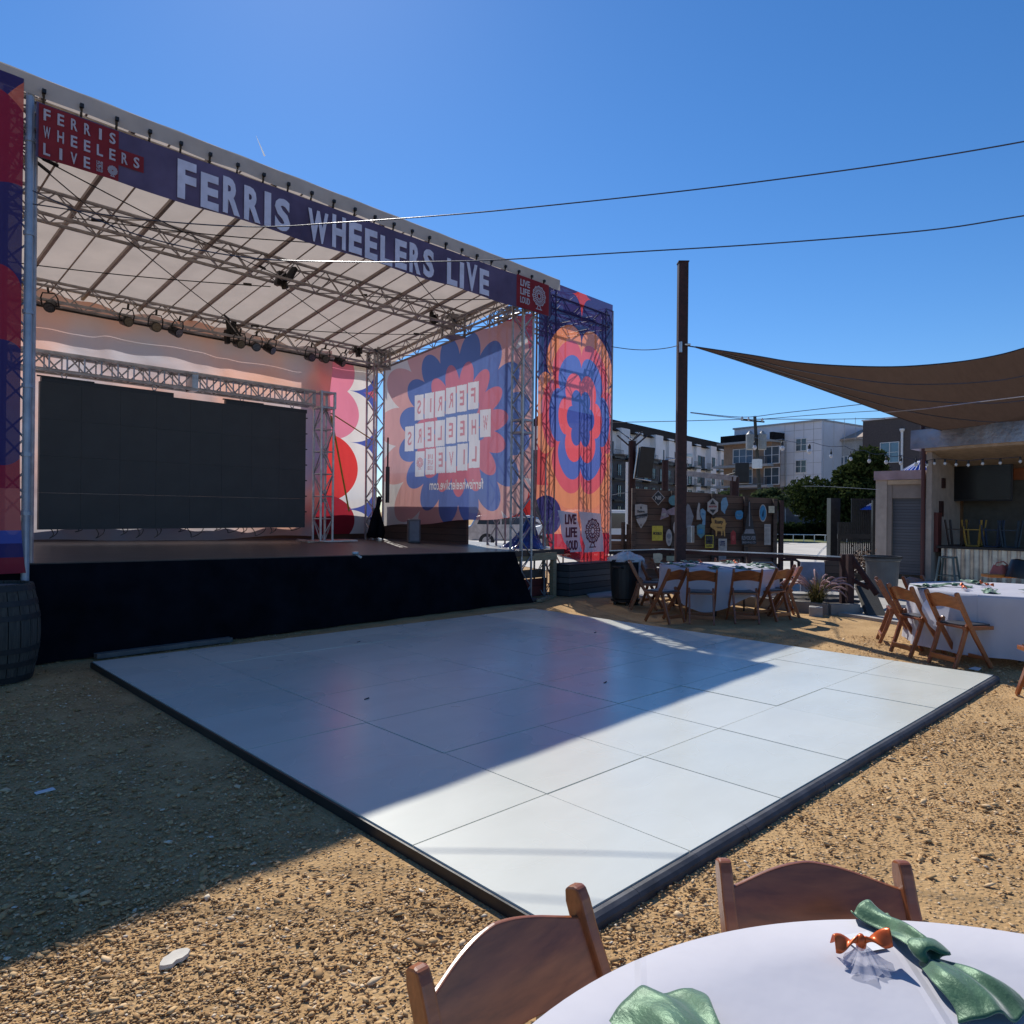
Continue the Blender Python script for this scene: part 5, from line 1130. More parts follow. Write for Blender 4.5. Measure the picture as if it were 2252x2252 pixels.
    poly_sign([(1400,595),(1450,592),(1470,615),(1466,665),(1445,688),(1400,685),(1386,655),(1388,615)], bb_, 'sign', 'small mid blue octagonal sign left of the tower shaped one', 0, [('lettering', [('T','BLUE',1402,650,20,52)], lb)])
    tw = [(1537,478),(1546,500),(1554,620),(1575,720),(1585,780),(1605,850),(1612,950),(1450,955),(1460,850),(1490,790),(1500,700),(1518,620),(1526,500)]
    poly_sign(tw, bk, 'sign', 'tall black and grey tower shaped sign reading REVOLVER', 0, [('outline', [[(1533,500),(1540,500),(1543,760),(1530,760)], [(1497,790),(1580,790),(1592,838),(1480,838)]], gy), ('lettering', [('T','REVOLVER',1455,905,42,152)], gy), ('lettering', [('T','BREWING CO',1462,942,22,140)], gy)])
    poly_sign(ell(1680,620,40,93), ow, 'sign', 'upright blue oval sign with white rim near the right end of the fence', 0, [('field', [ell(1680,620,33,82)], bb_), ('emblem', [[(1665,640),(1685,590),(1697,575),(1690,640),(1680,668)]], M('sign_deepblue', (.02,.1,.2), .6))])
    poly_sign(rect(1740,545,1803,618), cr, 'sign', 'small cream square plate at the right end of the fence')
    poly_sign(rect(1695,738,1762,958), ow, 'sign', 'long white paper notice at the right end of the fence', 0, [('lettering', [('T','NOTICE',1702,765,14,52)]+[rect(1703,y,1755-(y % 3)*5,y+3) for y in range(785,940,12)], gy)])
    poly_sign([(515,1012),(612,1060),(612,1110),(590,1130),(580,1150),(515,1150)], cr, 'sign', 'pale cut out board leaning low behind the bin')
    poly_sign(rect(655,1075,752,1128), M('sign_sage', (.3,.33,.24), .6), 'sign', 'pale sage board low behind the post and far table')
    poly_sign(rect(1210,1076,1290,1140), gy, 'sign', 'grey board low on the fence under the white LITE sign')
sign_fence()

def rail_and_planter():
    t = thing('railing', 'dark wooden ramp railing with a pale strip as its sunlit top behind the far table', 'railing', (10.1,3.1,GZ))
    L = [at(1150,1039,13.9), at(1250,1036,13.6), at(1350,1040,13.2), at(1480,1045,12.7), at(1592,1051,12.15)]
    m = MB()
    for p, q in zip(L, L[1:]): m.beam(p, q, .06, .018)
    m.build('sunlit_rail_top', 'steel', t)  # pale strip stands in for sunlight on the dark rail's top
    m = MB()
    for p, q in zip(L, L[1:]): m.beam(p-Vector((0,0,.045)), q-Vector((0,0,.045)), .045, .06)
    m.build('under_rail', 'rust', t)
    for k, (px, D) in enumerate(((1160,13.85),(1412,12.95),(1592,12.15),(1604,11.95))):
        q = at(px,1050,D); m = MB(); m.beam((q.x,q.y,GZ),(q.x,q.y,q.z+.04),.1,.1 if k > 1 else .06,up=(-.7,.7,0)); m.build('post', 'rust', t)
    m = MB(); p0, p1 = at(1604,1048,11.95), at(1655,1122,11.6); m.beam(p0, p1, .05, .08); m.beam(p0-Vector((0,0,.38)), at(1640,1108,11.7)-Vector((0,0,.02)), .04, .06); m.build('hand_rail', 'rust', t)
    m = MB(); m.beam(at(1603,1102,11.95), at(1640,1096,13.0), .05, .03); m.build('step_tread', 'concrete', t)
    # dark stair side leaning to the ground
    m = MB(); pts = [(1618,1106,12.2),(1648,1106,12.2),(1672,1160,11.55),(1640,1166,11.5)]; q = [at(*p) for p in pts]
    m.add(q+[p+CF*.12 for p in q], [(0,1,2,3),(7,6,5,4),(0,4,5,1),(1,5,6,2),(2,6,7,3),(3,7,4,0)]); tag(m.build('stair_side', 'barkwood'), 'dark weathered board leaning at the foot of the ramp', 'board')
    # panels leaning behind the rail
    for pts, mat, nm, lab, cat in (([(1512,1060),(1556,1061),(1556,1104),(1511,1116)], M('slate_blue_panel', (.2,.24,.34), .5), 'leaning_panel', 'slate blue panel leaning behind the grass plant', 'panel'), ([(1557,1058),(1593,1058),(1592,1112),(1557,1112)], 'darkboard', 'leaning_panel', 'dark board panel behind the ramp post', 'panel')):
        q = [at(x,y,12.9) for x, y in pts]; m = MB(); m.add(q+[p+CF*.05 for p in q], [(0,1,2,3),(7,6,5,4),(0,4,5,1),(1,5,6,2),(2,6,7,3),(3,7,4,0)]); tag(m.build(nm, mat), lab, cat)
    # looped grey rack behind the rail
    m = MB()
    for x0, x1, y0 in ((1405,1470,1062),(1425,1462,1070)):
        m.path([at(x0,1100,13.3), at(x0+4,y0+8,13.3), at(x0+16,y0,13.3), at(x1-14,y0,13.3), at(x1-2,y0+12,13.3), at(x1,1105,13.3)], .022, 6)
    tag(m.build('bike_rack', M('grey_tube', (.25,.24,.24), .4, .5)), 'grey bent tube rack behind the right end of the far table', 'rack')
    m = MB(); m.path([at(1470,1048,13.3), at(1472,1056,13.3), at(1500,1056,13.2), at(1507,1060,13.2), at(1508,1092,13.2)], .03, 6); m.tube(at(1494,1056,13.2), at(1494,1095,13.2), .03, 6)
    tag(m.build('bent_pipe', 'rust'), 'dark bent pipe frame right of the far table', 'frame')
    # planter: low concrete bed with the fountain grass
    t = thing('planter', 'low concrete planter bed holding the purple grass', 'planter', (10.2,3.9,GZ))
    a, b, c, d = Vector((9.95,4.9,0)), Vector((9.88,3.05,0)), Vector((10.3,2.75,0)), Vector((10.5,5.0,0))
    for p, q in ((a,b),(b,c)): m = MB(); m.beam((p.x,p.y,GZ+.07),(q.x,q.y,GZ+.07),.12,.2); m.build('kerb_wall', 'darkconcrete', t)
    m = MB(); m.add([(9.95,4.95,.09),(9.9,3.1,.09),(10.35,2.8,.09),(11.2,3.0,.09),(11.3,5.1,.09)],[(0,1,2,3,4)]); m.build('soil', M('dark_soil', (.06,.05,.045), .95, 0, 9, .4, 30, .02), t)
    m = MB(); m.beam((10.0,4.9,.16),(11.0,3.0,.16),.1,.04); m.build('capping', 'concrete', t)
    q = onz(1534,1163,GZ); m = MB(); m.box((q.x+.1,q.y,GZ+.07),(.2,.2,.16),Matrix.Rotation(.4,3,'Z')); tag(m.build('cinder_block', 'concrete', bevel=.01), 'small concrete block at the foot of the planter', 'block')
    # fountain grass
    gp = at(1541,1118,12.1); g = thing('fountain_grass', 'clump of purple fountain grass with arching pale plumes', 'plant', (gp.x,gp.y,.1))
    rr = random.Random(12); bl = MB()
    for i in range(650):
        a = rr.uniform(0,2*PI); l = rr.uniform(.2,.55); tilt = rr.uniform(.1,1.15); w = rr.uniform(.004,.009); base = Vector((gp.x+rr.uniform(-.07,.07), gp.y+rr.uniform(-.07,.07), .1)); P = []
        for k in range(6):
            s = k/5; r = l*s*math.sin(tilt*(.45+.75*s)); h = l*s*math.cos(tilt*(.4+.9*s)); p = base+Vector((math.cos(a)*r, math.sin(a)*r, max(-.04,h))); sd_ = Vector((-math.sin(a), math.cos(a), 0))*w*(1-s*.9); P += [p-sd_, p+sd_]
        bl.add(P, [(2*k,2*k+1,2*k+3,2*k+2) for k in range(5)])
    bl.build('leaves', 'blade', g)
    for i in range(26):
        a = rr.uniform(0,2*PI) if i > 6 else [3.9,4.4,5.2,.4,2.6,3.4,5.6][i]; l = rr.uniform(.45,.72); tilt = rr.uniform(.45,.95); pts = []; rad = []
        for k in range(9):
            s = k/8; r = l*s*math.sin(tilt*(.5+.9*s)); h = l*s*math.cos(tilt*(.3+1.15*s*s)); pts.append(Vector((gp.x,gp.y,.1))+Vector((math.cos(a)*r, math.sin(a)*r, h))); rad.append(.003 if s < .55 else .004+.014*math.sin(PI*(s-.5)/.5*.95))
        m = MB(); m.path(pts, .004, 5, rad); m.build('plume', 'plume', g, smooth=True)
    # shrubby dark stump in front of the gate
    q = at(1628,1075,15.0); s = thing('dry_shrub', 'brown dry potted shrub in front of the black gate', 'plant', (q.x,q.y,GZ))
    bm_ = MB(); rr = random.Random(5)
    for i in range(260):
        c = Vector((q.x,q.y,.55))+Vector((rr.gauss(0,.13),rr.gauss(0,.13),rr.gauss(0,.18))); u = Vector((rr.uniform(-1,1),rr.uniform(-1,1),rr.uniform(-1,1))).normalized()*.05; v = u.orthogonal().normalized()*.03
        bm_.add([c-u,c+v,c+u,c-v],[(0,1,2,3)])
    bm_.build('foliage', M('dry_brown_leaf', (.09,.045,.025), .8), s); MB().lathe((q.x,q.y,GZ),[(.12,0),(.17,.4),(.19,.42),(.15,.4)],14).build('pot','black',s)
rail_and_planter()

# =================================================================== BAR AND KIOSK
def bar():
    X = 18.2
    yl = onx(1741,1000,X).y; yi = onx(1757,1000,X).y; yR = -6.0; top = onx(1745,852,X).z
    t = thing('bar_building', 'open fronted bar shack with flat roof, tan ceiling and corrugated counter', 'bar', (X,yl,GZ))
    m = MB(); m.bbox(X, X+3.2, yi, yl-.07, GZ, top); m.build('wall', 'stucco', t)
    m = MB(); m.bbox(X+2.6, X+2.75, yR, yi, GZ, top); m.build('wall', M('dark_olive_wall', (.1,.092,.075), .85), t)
    m = MB(); m.add([(X-.15,yl,top),(X-.15,yR,top+.22),(X+3.3,yR,top-.28),(X+3.3,yl,top-.5),(X-.15,yl,top+.1),(X-.15,yR,top+.32),(X+3.3,yR,top+.32),(X+3.3,yl,top+.1)], [(0,1,2,3),(7,6,5,4),(0,4,5,1),(1,5,6,2),(2,6,7,3),(3,7,4,0)]); m.build('ceiling', M('tan_ceiling_boards', (.42,.3,.2), .8), t)
    fz = onx(1745,812,X).z
    m = MB(); m.add([(X-.2,yl+.25,top+.06),(X-.2,yR,top+.3),(X-.17,yR,fz+.25),(X-.17,yl+.25,fz),(X+3.4,yl+.25,top+.06),(X+3.4,yR,top+.3),(X+3.4,yR,fz+.25),(X+3.4,yl+.25,fz)], [(0,1,2,3),(7,6,5,4),(0,4,5,1),(1,5,6,2),(2,6,7,3),(3,7,4,0)]); m.build('roof_fascia', M('sheet_metal', (.34,.33,.35), .32, .8, 1.3, .45, 3, .04), t)
    # corrugated counter front
    X2 = X+.25; y0 = onx(1776,1060,X2).y; zc = onx(1776,1034,X2).z
    m = MB(); n = 240; W_ = y0-yR; P = []
    for k in range(n+1):
        y = y0-W_*k/n; dx = .022*math.sin(k*PI/2.0*.85); P += [(X2+dx,y,GZ),(X2+dx,y,zc)]
    m.add(P, [(2*k,2*k+2,2*k+3,2*k+1) for k in range(n)]); m.build('counter_front', 'tin', t, smooth=True)
    m = MB(); m.bbox(X2-.12, X2+.5, yR, y0+.08, zc, zc+.06); m.build('counter_top', 'black', t)
    # wall bits inside
    p = onx(1790,960,X+2.55); m = MB(); m.bbox(X+2.5, X+2.58, p.y-.35, p.y+.3, .9, 2.2); m.build('shelf_panel', M('amber_shelf', (.16,.08,.035), .6), t)
    a, b_ = onx(1912,880,X+2.5), onx(1932,905,X+2.5); m = MB(); m.bbox(X+2.5, X+2.55, yR, a.y, b_.z, a.z); m.build('menu_board', 'copper', t)
    m = MB(); q = onx(1763,912,X+.9); m.box((X+.9,yi-.02,q.z),(.22,.05,.26)); q = onx(1767,960,X+.7); m.box((X+.7,yi-.03,q.z),(.2,.06,.4)); m.build('wall_fitting', 'rust', t)
    q = onx(1762,1000,X+.4); m = MB(); m.box((X+.35,yi-.05,q.z-.05),(.3,.09,1.0)); tag(m.build('fire_hose_box', M('dull_red_box', (.12,.03,.025), .6)), 'dull red box on the inner side wall of the bar', 'box')
    # television
    a, b_ = onx(1776,878,X+1.9), onx(1910,945,X+1.9); tv = thing('television', 'large dark television hanging inside the bar', 'television', (X+1.9,(a.y+b_.y)/2,b_.z))
    m = MB(); m.bbox(X+1.92, X+2.0, b_.y, a.y, b_.z, a.z); m.build('case', 'black', tv, bevel=.01); m = MB(); m.bbox(X+1.905, X+1.918, b_.y+.04, a.y-.04, b_.z+.04, a.z-.04); m.build('screen', 'mirror', tv)
    m = MB(); m.tube((X+1.97,(a.y+b_.y)/2,a.z),(X+1.97,(a.y+b_.y)/2,top-.1),.03,6); m.build('bracket', 'black', tv)
    # stools turned over on the counter, one stool on the ground
    def stool(px, col, lab, up=False, X_=X2+.18, z0=None):
        p = onx(px, 1030, X_); z0 = z0 if z0 is not None else zc+.06; t2 = thing('bar_stool', lab, 'stool', (X_,p.y,z0), 0, 'metal stools upturned on the bar counter' if not up else None); ORG[t2.name] = Vector((0,0,0))
        H = .66; s0, s1 = (.13,.21) if not up else (.21,.14)
        m = MB(); zs = .02 if not up else H-.02; m.bbox(-.145,.145,-.145,.145,zs-.018,zs+.018); m.build('seat', col, t2, local=True, bevel=.01)
        for a in (-1,1):
            for b in (-1,1): m = MB(); m.beam((a*s0,b*s0,0.02),(a*s1,b*s1,H-.0),.045,.03); m.build('leg', col, t2, local=True)
        zr = .42 if not up else .2; sr = s0+(s1-s0)*zr/H; m = MB()
        for (p0, p1) in (((-sr,-sr),(sr,-sr)),((sr,-sr),(sr,sr)),((sr,sr),(-sr,sr)),((-sr,sr),(-sr,-sr))): m.beam((*p0,zr),(*p1,zr),.02,.02)
        m.build('foot_ring', col, t2, local=True)
    stool(1805, M('brown_stool', (.05,.035,.03), .5, .3), 'brown metal stool upturned on the counter, leftmost')
    stool(1837, M('yellow_stool', (.3,.19,.03), .5, .2), 'yellow metal stool upturned on the counter')
    stool(1871, M('navy_stool', (.02,.035,.07), .5, .3), 'navy metal stool upturned on the counter right of the yellow one')
    stool(1906, M('teal_stool', (.03,.05,.07), .5, .3), 'dark teal metal stool upturned on the counter near the right edge')
    stool(1789, M('sage_stool', (.09,.12,.12), .5, .2), 'sage grey metal stool standing in front of the corrugated counter', True, X-.5, GZ)
    for px, lab, x_ in ((1741,'thin dark red pole at the left front corner of the bar',X-.12),):
        q = onx(px,1000,x_); m = MB(); m.tube((x_,q.y,GZ),(x_,q.y,fz+.0),.05,8); tag(m.build('pole', M('oxblood_pole', (.07,.012,.012), .5)), lab, 'pole')
    q = at(1741,815,19.5); m = MB(); m.tube((q.x,q.y,2.8),(q.x,q.y,at(1741,790,19.5).z),.06,8); tag(m.build('pole', 'rust'), 'short rusty pole rising above the bar roof under the sail', 'pole')
    # roller shutter kiosk
    Xk = 18.35; ya, yb = onx(1652,1000,Xk).y, yl-.0; zt = onx(1690,888,Xk).z
    t = thing('kiosk', 'small tan rendered kiosk with grey roller shutter left of the bar', 'kiosk', (Xk,ya,GZ))
    yd0, yd1 = onx(1682,1000,Xk).y, onx(1737,1000,Xk).y; zd = onx(1700,940,Xk).z; zw = onx(1700,914,Xk).z
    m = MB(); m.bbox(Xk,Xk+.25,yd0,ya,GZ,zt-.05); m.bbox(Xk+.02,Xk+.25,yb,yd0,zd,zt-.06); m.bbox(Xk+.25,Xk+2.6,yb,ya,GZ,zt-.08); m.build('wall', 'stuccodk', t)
    m = MB(); m.bbox(Xk-.02,Xk,ya-.28,ya,GZ,zt-.04); m.build('pilaster', 'stucco', t)
    m = MB(); m.bbox(Xk+.1,Xk+.14,yb,yd0,GZ+.1,zd); m.build('roller_shutter', 'shutter', t)
    z1, z2 = onx(1700,905,Xk).z, onx(1700,888,Xk).z; m = MB(); m.bbox(Xk-.08,Xk+2.7,yb+.02,ya+.03,z1,z2); m.build('roof_fascia', M('pinkish_metal', (.38,.3,.32), .35, .6, 2, .25, 4, .02), t)
    m = MB(); m.bbox(Xk-.05,Xk-.01,yb+.02,ya-.3,zw,z1-.01); m.build('trim_board', M('tan_trim', (.45,.33,.22), .7), t)
    # blue umbrella peaks behind
    for (cx, cy, D, w, h, lab) in ((1738,868,24,.9,.55,'blue and white striped umbrella peak showing behind the kiosk roof'),(1656,944,25,.42,.22,'blue umbrella edge left of the kiosk')):
        p = at(cx,cy,D); u = thing('umbrella', lab, 'umbrella', (p.x,p.y,GZ))
        m = MB(); n = 8; m.lathe((p.x,p.y,p.z), [(w*1.5,-h*1.5),(w,-h),(.04,0)], n, False); m.build('canopy', 'blue', u)
        st = MB()
        for k in range(10): a = PI+.2*k-1.0; st.tube((p.x+.1*math.cos(a),p.y+.1*math.sin(a),p.z-.04),(p.x+w*1.02*math.cos(a),p.y+w*1.02*math.sin(a),p.z-h+.02),.012,4)
        st.build('stripe', 'white', u); MB().tube((p.x,p.y,GZ),(p.x,p.y,p.z),.025,6).build('pole', 'white', u)
bar()

def gate():
    D = 26
    t = thing('metal_gate', 'black vertical bar metal gate with thick post beside the kiosk', 'gate', at(1610,1060,D)); t.location.z = GZ; ORG[t.name] = Vector(t.location)
    q = at(1573,940,D); m = MB(); m.beam((q.x,q.y,GZ),(q.x,q.y,q.z),.34,.34,up=(-.7,.7,0)); m.build('post', 'blackmetal', t)
    q = at(1649,944,D-2); m = MB(); m.beam((q.x,q.y,GZ),(q.x,q.y,q.z),.12,.12,up=(-.7,.7,0)); m.build('post', 'blackmetal', t)
    for k in range(19):
        px = 1582+k*3.55; q = at(px,1000,D-1); z1 = at(px, 942 if k > 6 else 985,D-1).z; m = MB(); m.tube((q.x,q.y,GZ),(q.x,q.y,z1),.028,5); m.build('bar', 'blackmetal', t)
    for py in (1012,942):
        a, b = at(1580 if py > 1000 else 1606,py,D-1), at(1650,py,D-1); m = MB(); m.beam(a,b,.05,.16 if py > 1000 else .05); m.build('rail', 'blackmetal', t)
    # low street railing beyond the road
    t = thing('street_railing', 'low white pipe railing along the far side of the road', 'railing', at(1520,1010,70)); t.location.z = GZ; ORG[t.name] = Vector(t.location)
    a, b = at(1380,1010,45), at(1680,1010,43); a.z = b.z = .4; m = MB(); m.tube(a,b,.025,5); m.build('rail', 'white', t)
    for k in range(16): p = a.lerp(b,k/15); m = MB(); m.tube((p.x,p.y,GZ),(p.x,p.y,.4),.025,5); m.build('post', 'steel', t)
    # parked cars behind the low fence
    def car(p, rz, label, L=4.6, H=1.75, col='white'):
        t = thing('parked_car', label, 'car', (p.x,p.y,GZ), rz, 'cars parked behind the low fence'); ORG[t.name] = Vector((0,0,0)); W = 1.85
        prof = [(-L/2,.35),(-L/2,.95),(-L/2+.15,1.05),(-L/2+.35,H-.08),(-L/2+.6,H),(.55,H),(.95,H-.1),(1.35,1.08),(L/2-.15,.95),(L/2,.75),(L/2,.35)]
        m = MB(); m.prism(prof, lambda x, z: (x,-W/2,z), lambda x, z: (x,W/2,z)); m.build('body', col, t, local=True, bevel=.06)
        for s in (-1,1):
            gl = [(-L/2+.42,1.08),(-L/2+.55,H-.12),(-.75,H-.12),(-.75,1.08)]; g2 = [(-.68,1.08),(-.68,H-.12),(.5,H-.12),(1.15,1.1)]
            m = MB()
            for g in (gl,g2): m.prism(g, lambda x, z: (x,s*(W/2+.002),z), lambda x, z: (x,s*(W/2+.012),z))
            m.build('side_window', 'glass', t, local=True)
        for x in (-L/2+.85, L/2-.9):
            for s in (-1,1):
                m = MB(); n = 18; P = [(x+.34*math.cos(2*PI*k/n), s*(W/2-.2), .34+.34*math.sin(2*PI*k/n)) for k in range(n)]+[(x+.34*math.cos(2*PI*k/n), s*(W/2+.01), .34+.34*math.sin(2*PI*k/n)) for k in range(n)]
                m.add(P, [tuple(range(n)), tuple(range(2*n-1,n-1,-1))]+[(i,n+i,n+(i+1)%n,(i+1)%n) for i in range(n)]); w = m.build('wheel', 'black', t, local=True)
                m = MB(); P = [(x+.19*math.cos(2*PI*k/n), s*(W/2+.013), .34+.19*math.sin(2*PI*k/n)) for k in range(n)]; m.add(P,[tuple(range(n))]); m.build('rim', 'steel', w, local=True)
        for s in (-1,1): m = MB(); m.box((L/2-.02,s*.7,.8),(.06,.3,.14)); m.build('headlight', 'bulb', t, local=True, bevel=.02)
    car(at(1165,1000,27), YAW-PI/2+.15, 'white sport utility car seen through the rails left of the sign fence')
    car(at(1080,1010,31), YAW+PI/2-.1, 'white car glimpsed under the sun-lit flower banner behind the stage', 4.4, 1.5)
    car(at(975,1005,33), YAW-PI/2, 'silver car glimpsed behind the stage beside the blue tarp', 4.4, 1.5, 'steel')
gate()

# =================================================================== TREES, POLES, APARTMENTS
def leafy(name, label, c, R, H, base, nleaf, mat, seed, leaf=.16, trunk=True, squash=1, cat='tree', group=None):
    t = thing(name, label, cat, (c.x,c.y,GZ), 0, group); rr = random.Random(seed); np_ = np.random.default_rng(seed)
    cl = [(c+Vector((np_.normal()*R*.42, np_.normal()*R*.42, np_.normal()*H*.28)), R*rr.uniform(.28,.5)) for _ in range(26)]
    V = []; F = []; k = 0
    for i in range(nleaf):
        cc, r = cl[rr.randrange(len(cl))]; d = Vector((rr.gauss(0,1),rr.gauss(0,1),rr.gauss(0,1))).normalized()*r*(rr.random()**.35); p = cc+Vector((d.x,d.y,d.z*squash*.85))
        if p.z < base: continue
        n = Vector((rr.gauss(0,1),rr.gauss(0,1),rr.gauss(0,.8)+.4)).normalized(); a = n.orthogonal().normalized(); a = (Matrix.Rotation(rr.uniform(0,6.28),3,n)@a)*leaf*rr.uniform(.6,1.3); b = n.cross(a)*.55
        V += [p-a,p-b*.9,p+a,p+b]; F.append((k,k+1,k+2,k+3)); k += 4
    m = MB(); m.v = [tuple(v) for v in V]; m.f = F; m.build('crown', mat, t)
    if trunk:
        m = MB(); top = c+Vector((0,0,-H*.1)); m.tube((c.x,c.y,GZ),(c.x+.1,c.y,top.z-H*.2),R*.07,8,R*.05)
        for k in range(7): q = cl[k][0]; m.tube((c.x+.1,c.y,top.z-H*.25),q,R*.035,6,R*.01)
        m.build('trunk', 'barkwood', t)
    return t
def greenery():
    p = at(1640,932,48); leafy('leafy_tree', 'large rounded dark green tree behind the kiosk and gate', p, 3.7, 4.5, .9, 26000, 'leaf', 4, .17)
    p = at(1448,950,46); leafy('shrub', 'pale green bush top showing above the right part of the sign fence', p, 1.15, 1.3, .5, 5200, 'leaf2', 6, .16, True, .7, 'bush')
    p = at(1385,950,44); leafy('shrub', 'pale green bush top above the middle of the sign fence', p, 1.2, 1.2, .5, 3200, 'leaf2', 16, .15, True, .7, 'bush')
    q0, q1 = at(1440,995,50), at(1700,995,48); t = thing('hedge', 'dark clipped hedge at the foot of the far apartment building', 'hedge', (q0.lerp(q1,.5).x,q0.lerp(q1,.5).y,GZ)); m = MB(); rr = random.Random(3); V = []; F = []
    for i in range(15000):
        u = rr.random(); p = q0.lerp(q1,u); p = p+CF*rr.uniform(-.9,.9); p.z = rr.uniform(0,.95 if rr.random() < .9 else 1.1); a = Vector((rr.gauss(0,1),rr.gauss(0,1),rr.gauss(0,1))).normalized()*.15; b = a.orthogonal().normalized()*.1
        k = len(V); V += [p-a,p-b,p+a,p+b]; F.append((k,k+1,k+2,k+3))
    m.v = [tuple(v) for v in V]; m.f = F; m.build('foliage', 'hedge', t)
    # utility pole
    b0, b1 = at(1435,940,60), at(1424,785,60); t = thing('utility_pole', 'leaning brown utility pole with cross arm and two transformers', 'utility pole', (b0.x,b0.y,GZ))
    m = MB(); m.tube((b0.x+.15,b0.y-.1,GZ),b1,.2,8,.13); m.build('shaft', 'barkwood', t)
    m = MB(); m.beam(at(1398,792,60), at(1442,796,60), .12, .12); m.build('cross_arm', 'barkwood', t)
    for x, y in ((1400,789),(1412,791),(1438,792)): m = MB(); m.lathe(at(x,y,60), [(.09,-.15),(.12,0),(.05,.15)], 8); m.build('insulator', 'white', t)
    for x in (1415,1438): p = at(x,846,59.7); m = MB(); m.lathe((p.x,p.y,p.z-.1), [(.32,0),(.34,.1),(.34,1.25),(.2,1.4),(.1,1.55)], 14); m.build('transformer', M('grey_transformer', (.3,.3,.3), .5) if x < 1420 else bpy.data.materials['grey_transformer'], t)
    a, b = at(1424,870,59.6), at(1433,880,59.6); m = MB(); m.box(a.lerp(b,.5), (.6,.6,.75)); m.build('meter_box', 'white', t)
    # pole with loudspeaker, lamp post, white post
    def post(px, ytop, D, r, lab, name='post', mat='rust', ybase=None):
        q = at(px,ytop,D); t = thing(name, lab, 'post', (q.x,q.y,GZ)); m = MB(); m.tube((q.x,q.y,GZ),(q.x,q.y,q.z),r,8); m.build('shaft', mat, t); return t, q
    t, q = post(1193,832,19,.1,'dark pole with flared top and hanging loudspeaker left of the sign fence')
    m = MB(); rr = random.Random(6)
    for k in range(9): m.tube(q, q+Vector((rr.uniform(-.35,.35),rr.uniform(-.35,.35),rr.uniform(.05,.3))), .012, 4)
    for s in (-1,1): m.tube(q-Vector((0,0,.2)), q+CR*.4*s+Vector((0,0,.15)), .02, 4)
    m.build('wire_crown', 'wire', t)
    p = at(1215,872,18.8); sp = thing('loudspeaker', 'black loudspeaker hung tilted on the dark pole above the sign fence', 'speaker', p, YAW-PI/2+.2); ORG[sp.name] = Vector((0,0,0)); sp.rotation_euler = (.1,.08,YAW-PI/2+.2)
    m = MB(); m.add([(-.2,-.18,-.4),(.2,-.18,-.4),(.14,.2,-.36),(-.14,.2,-.36),(-.2,-.18,.4),(.2,-.18,.4),(.14,.2,.36),(-.14,.2,.36)], [(0,3,2,1),(4,5,6,7),(0,1,5,4),(1,2,6,5),(2,3,7,6),(3,0,4,7)]); m.build('cabinet', 'black', sp, local=True, bevel=.02)
    m = MB(); m.path([(-.24,-.1,.42),(-.26,-.1,-.44),(.2,-.14,-.46)], .02, 5); m.build('bracket', 'steel', sp, local=True)
    t, q = post(1255,868,21,.1,'brown pole with a street lamp arm behind the sign fence', 'lamp_post')
    m = MB(); m.tube(q, q+CR*.7+Vector((0,0,.1)), .03, 5); m.box(q+CR*.55+Vector((0,0,.13)), (.35,.35,.1)); m.build('lamp_arm', 'steel', t, bevel=.01)
    t, q = post(1184,872,24,.06,'thin white pipe post left of the sign fence', 'pipe_post', 'white')
    t, q = post(1188,874,24.2,.05,'second thin white pipe post close beside the first', 'pipe_post', 'white')
    t, q = post(1386,900,19,.12,'dark steel pole holding the long canopy beam', 'post'); 
    m = MB(); p0, p1 = at(1295,893,20), at(1390,903,18.9); m.beam(p0, p1, .12, .14); m.build('canopy_beam', 'truss_dark', t)
    p = at(1400,893,21); sp = thing('loudspeaker', 'black loudspeaker mounted in front of the tan balconies', 'speaker', p, YAW-PI/2-.3); ORG[sp.name] = Vector((0,0,0))
    MB().bbox(-.2,.2,-.18,.18,-.3,.3).build('cabinet', 'black', sp, local=True, bevel=.03); MB().bbox(-.17,.17,-.19,-.182,-.27,.27).build('grille', 'blackmetal', sp, local=True); m = MB(); m.tube((-.2,0,0),(-.55,0,-.1),.03,5); m.build('bracket', 'blackmetal', sp, local=True)
    # aircraft trail
    a, b = at(483,256,900), at(499,294,900); m = MB(); m.tube(a, b, .15, 6, 1.1); o = m.build('vapour_trail', fabric('vapour', (.9,.9,.9), (.9,.9,.9), .5, .25)); tag(o, 'short white vapour trail high in the sky above the stage roof', 'vapour trail')
greenery()

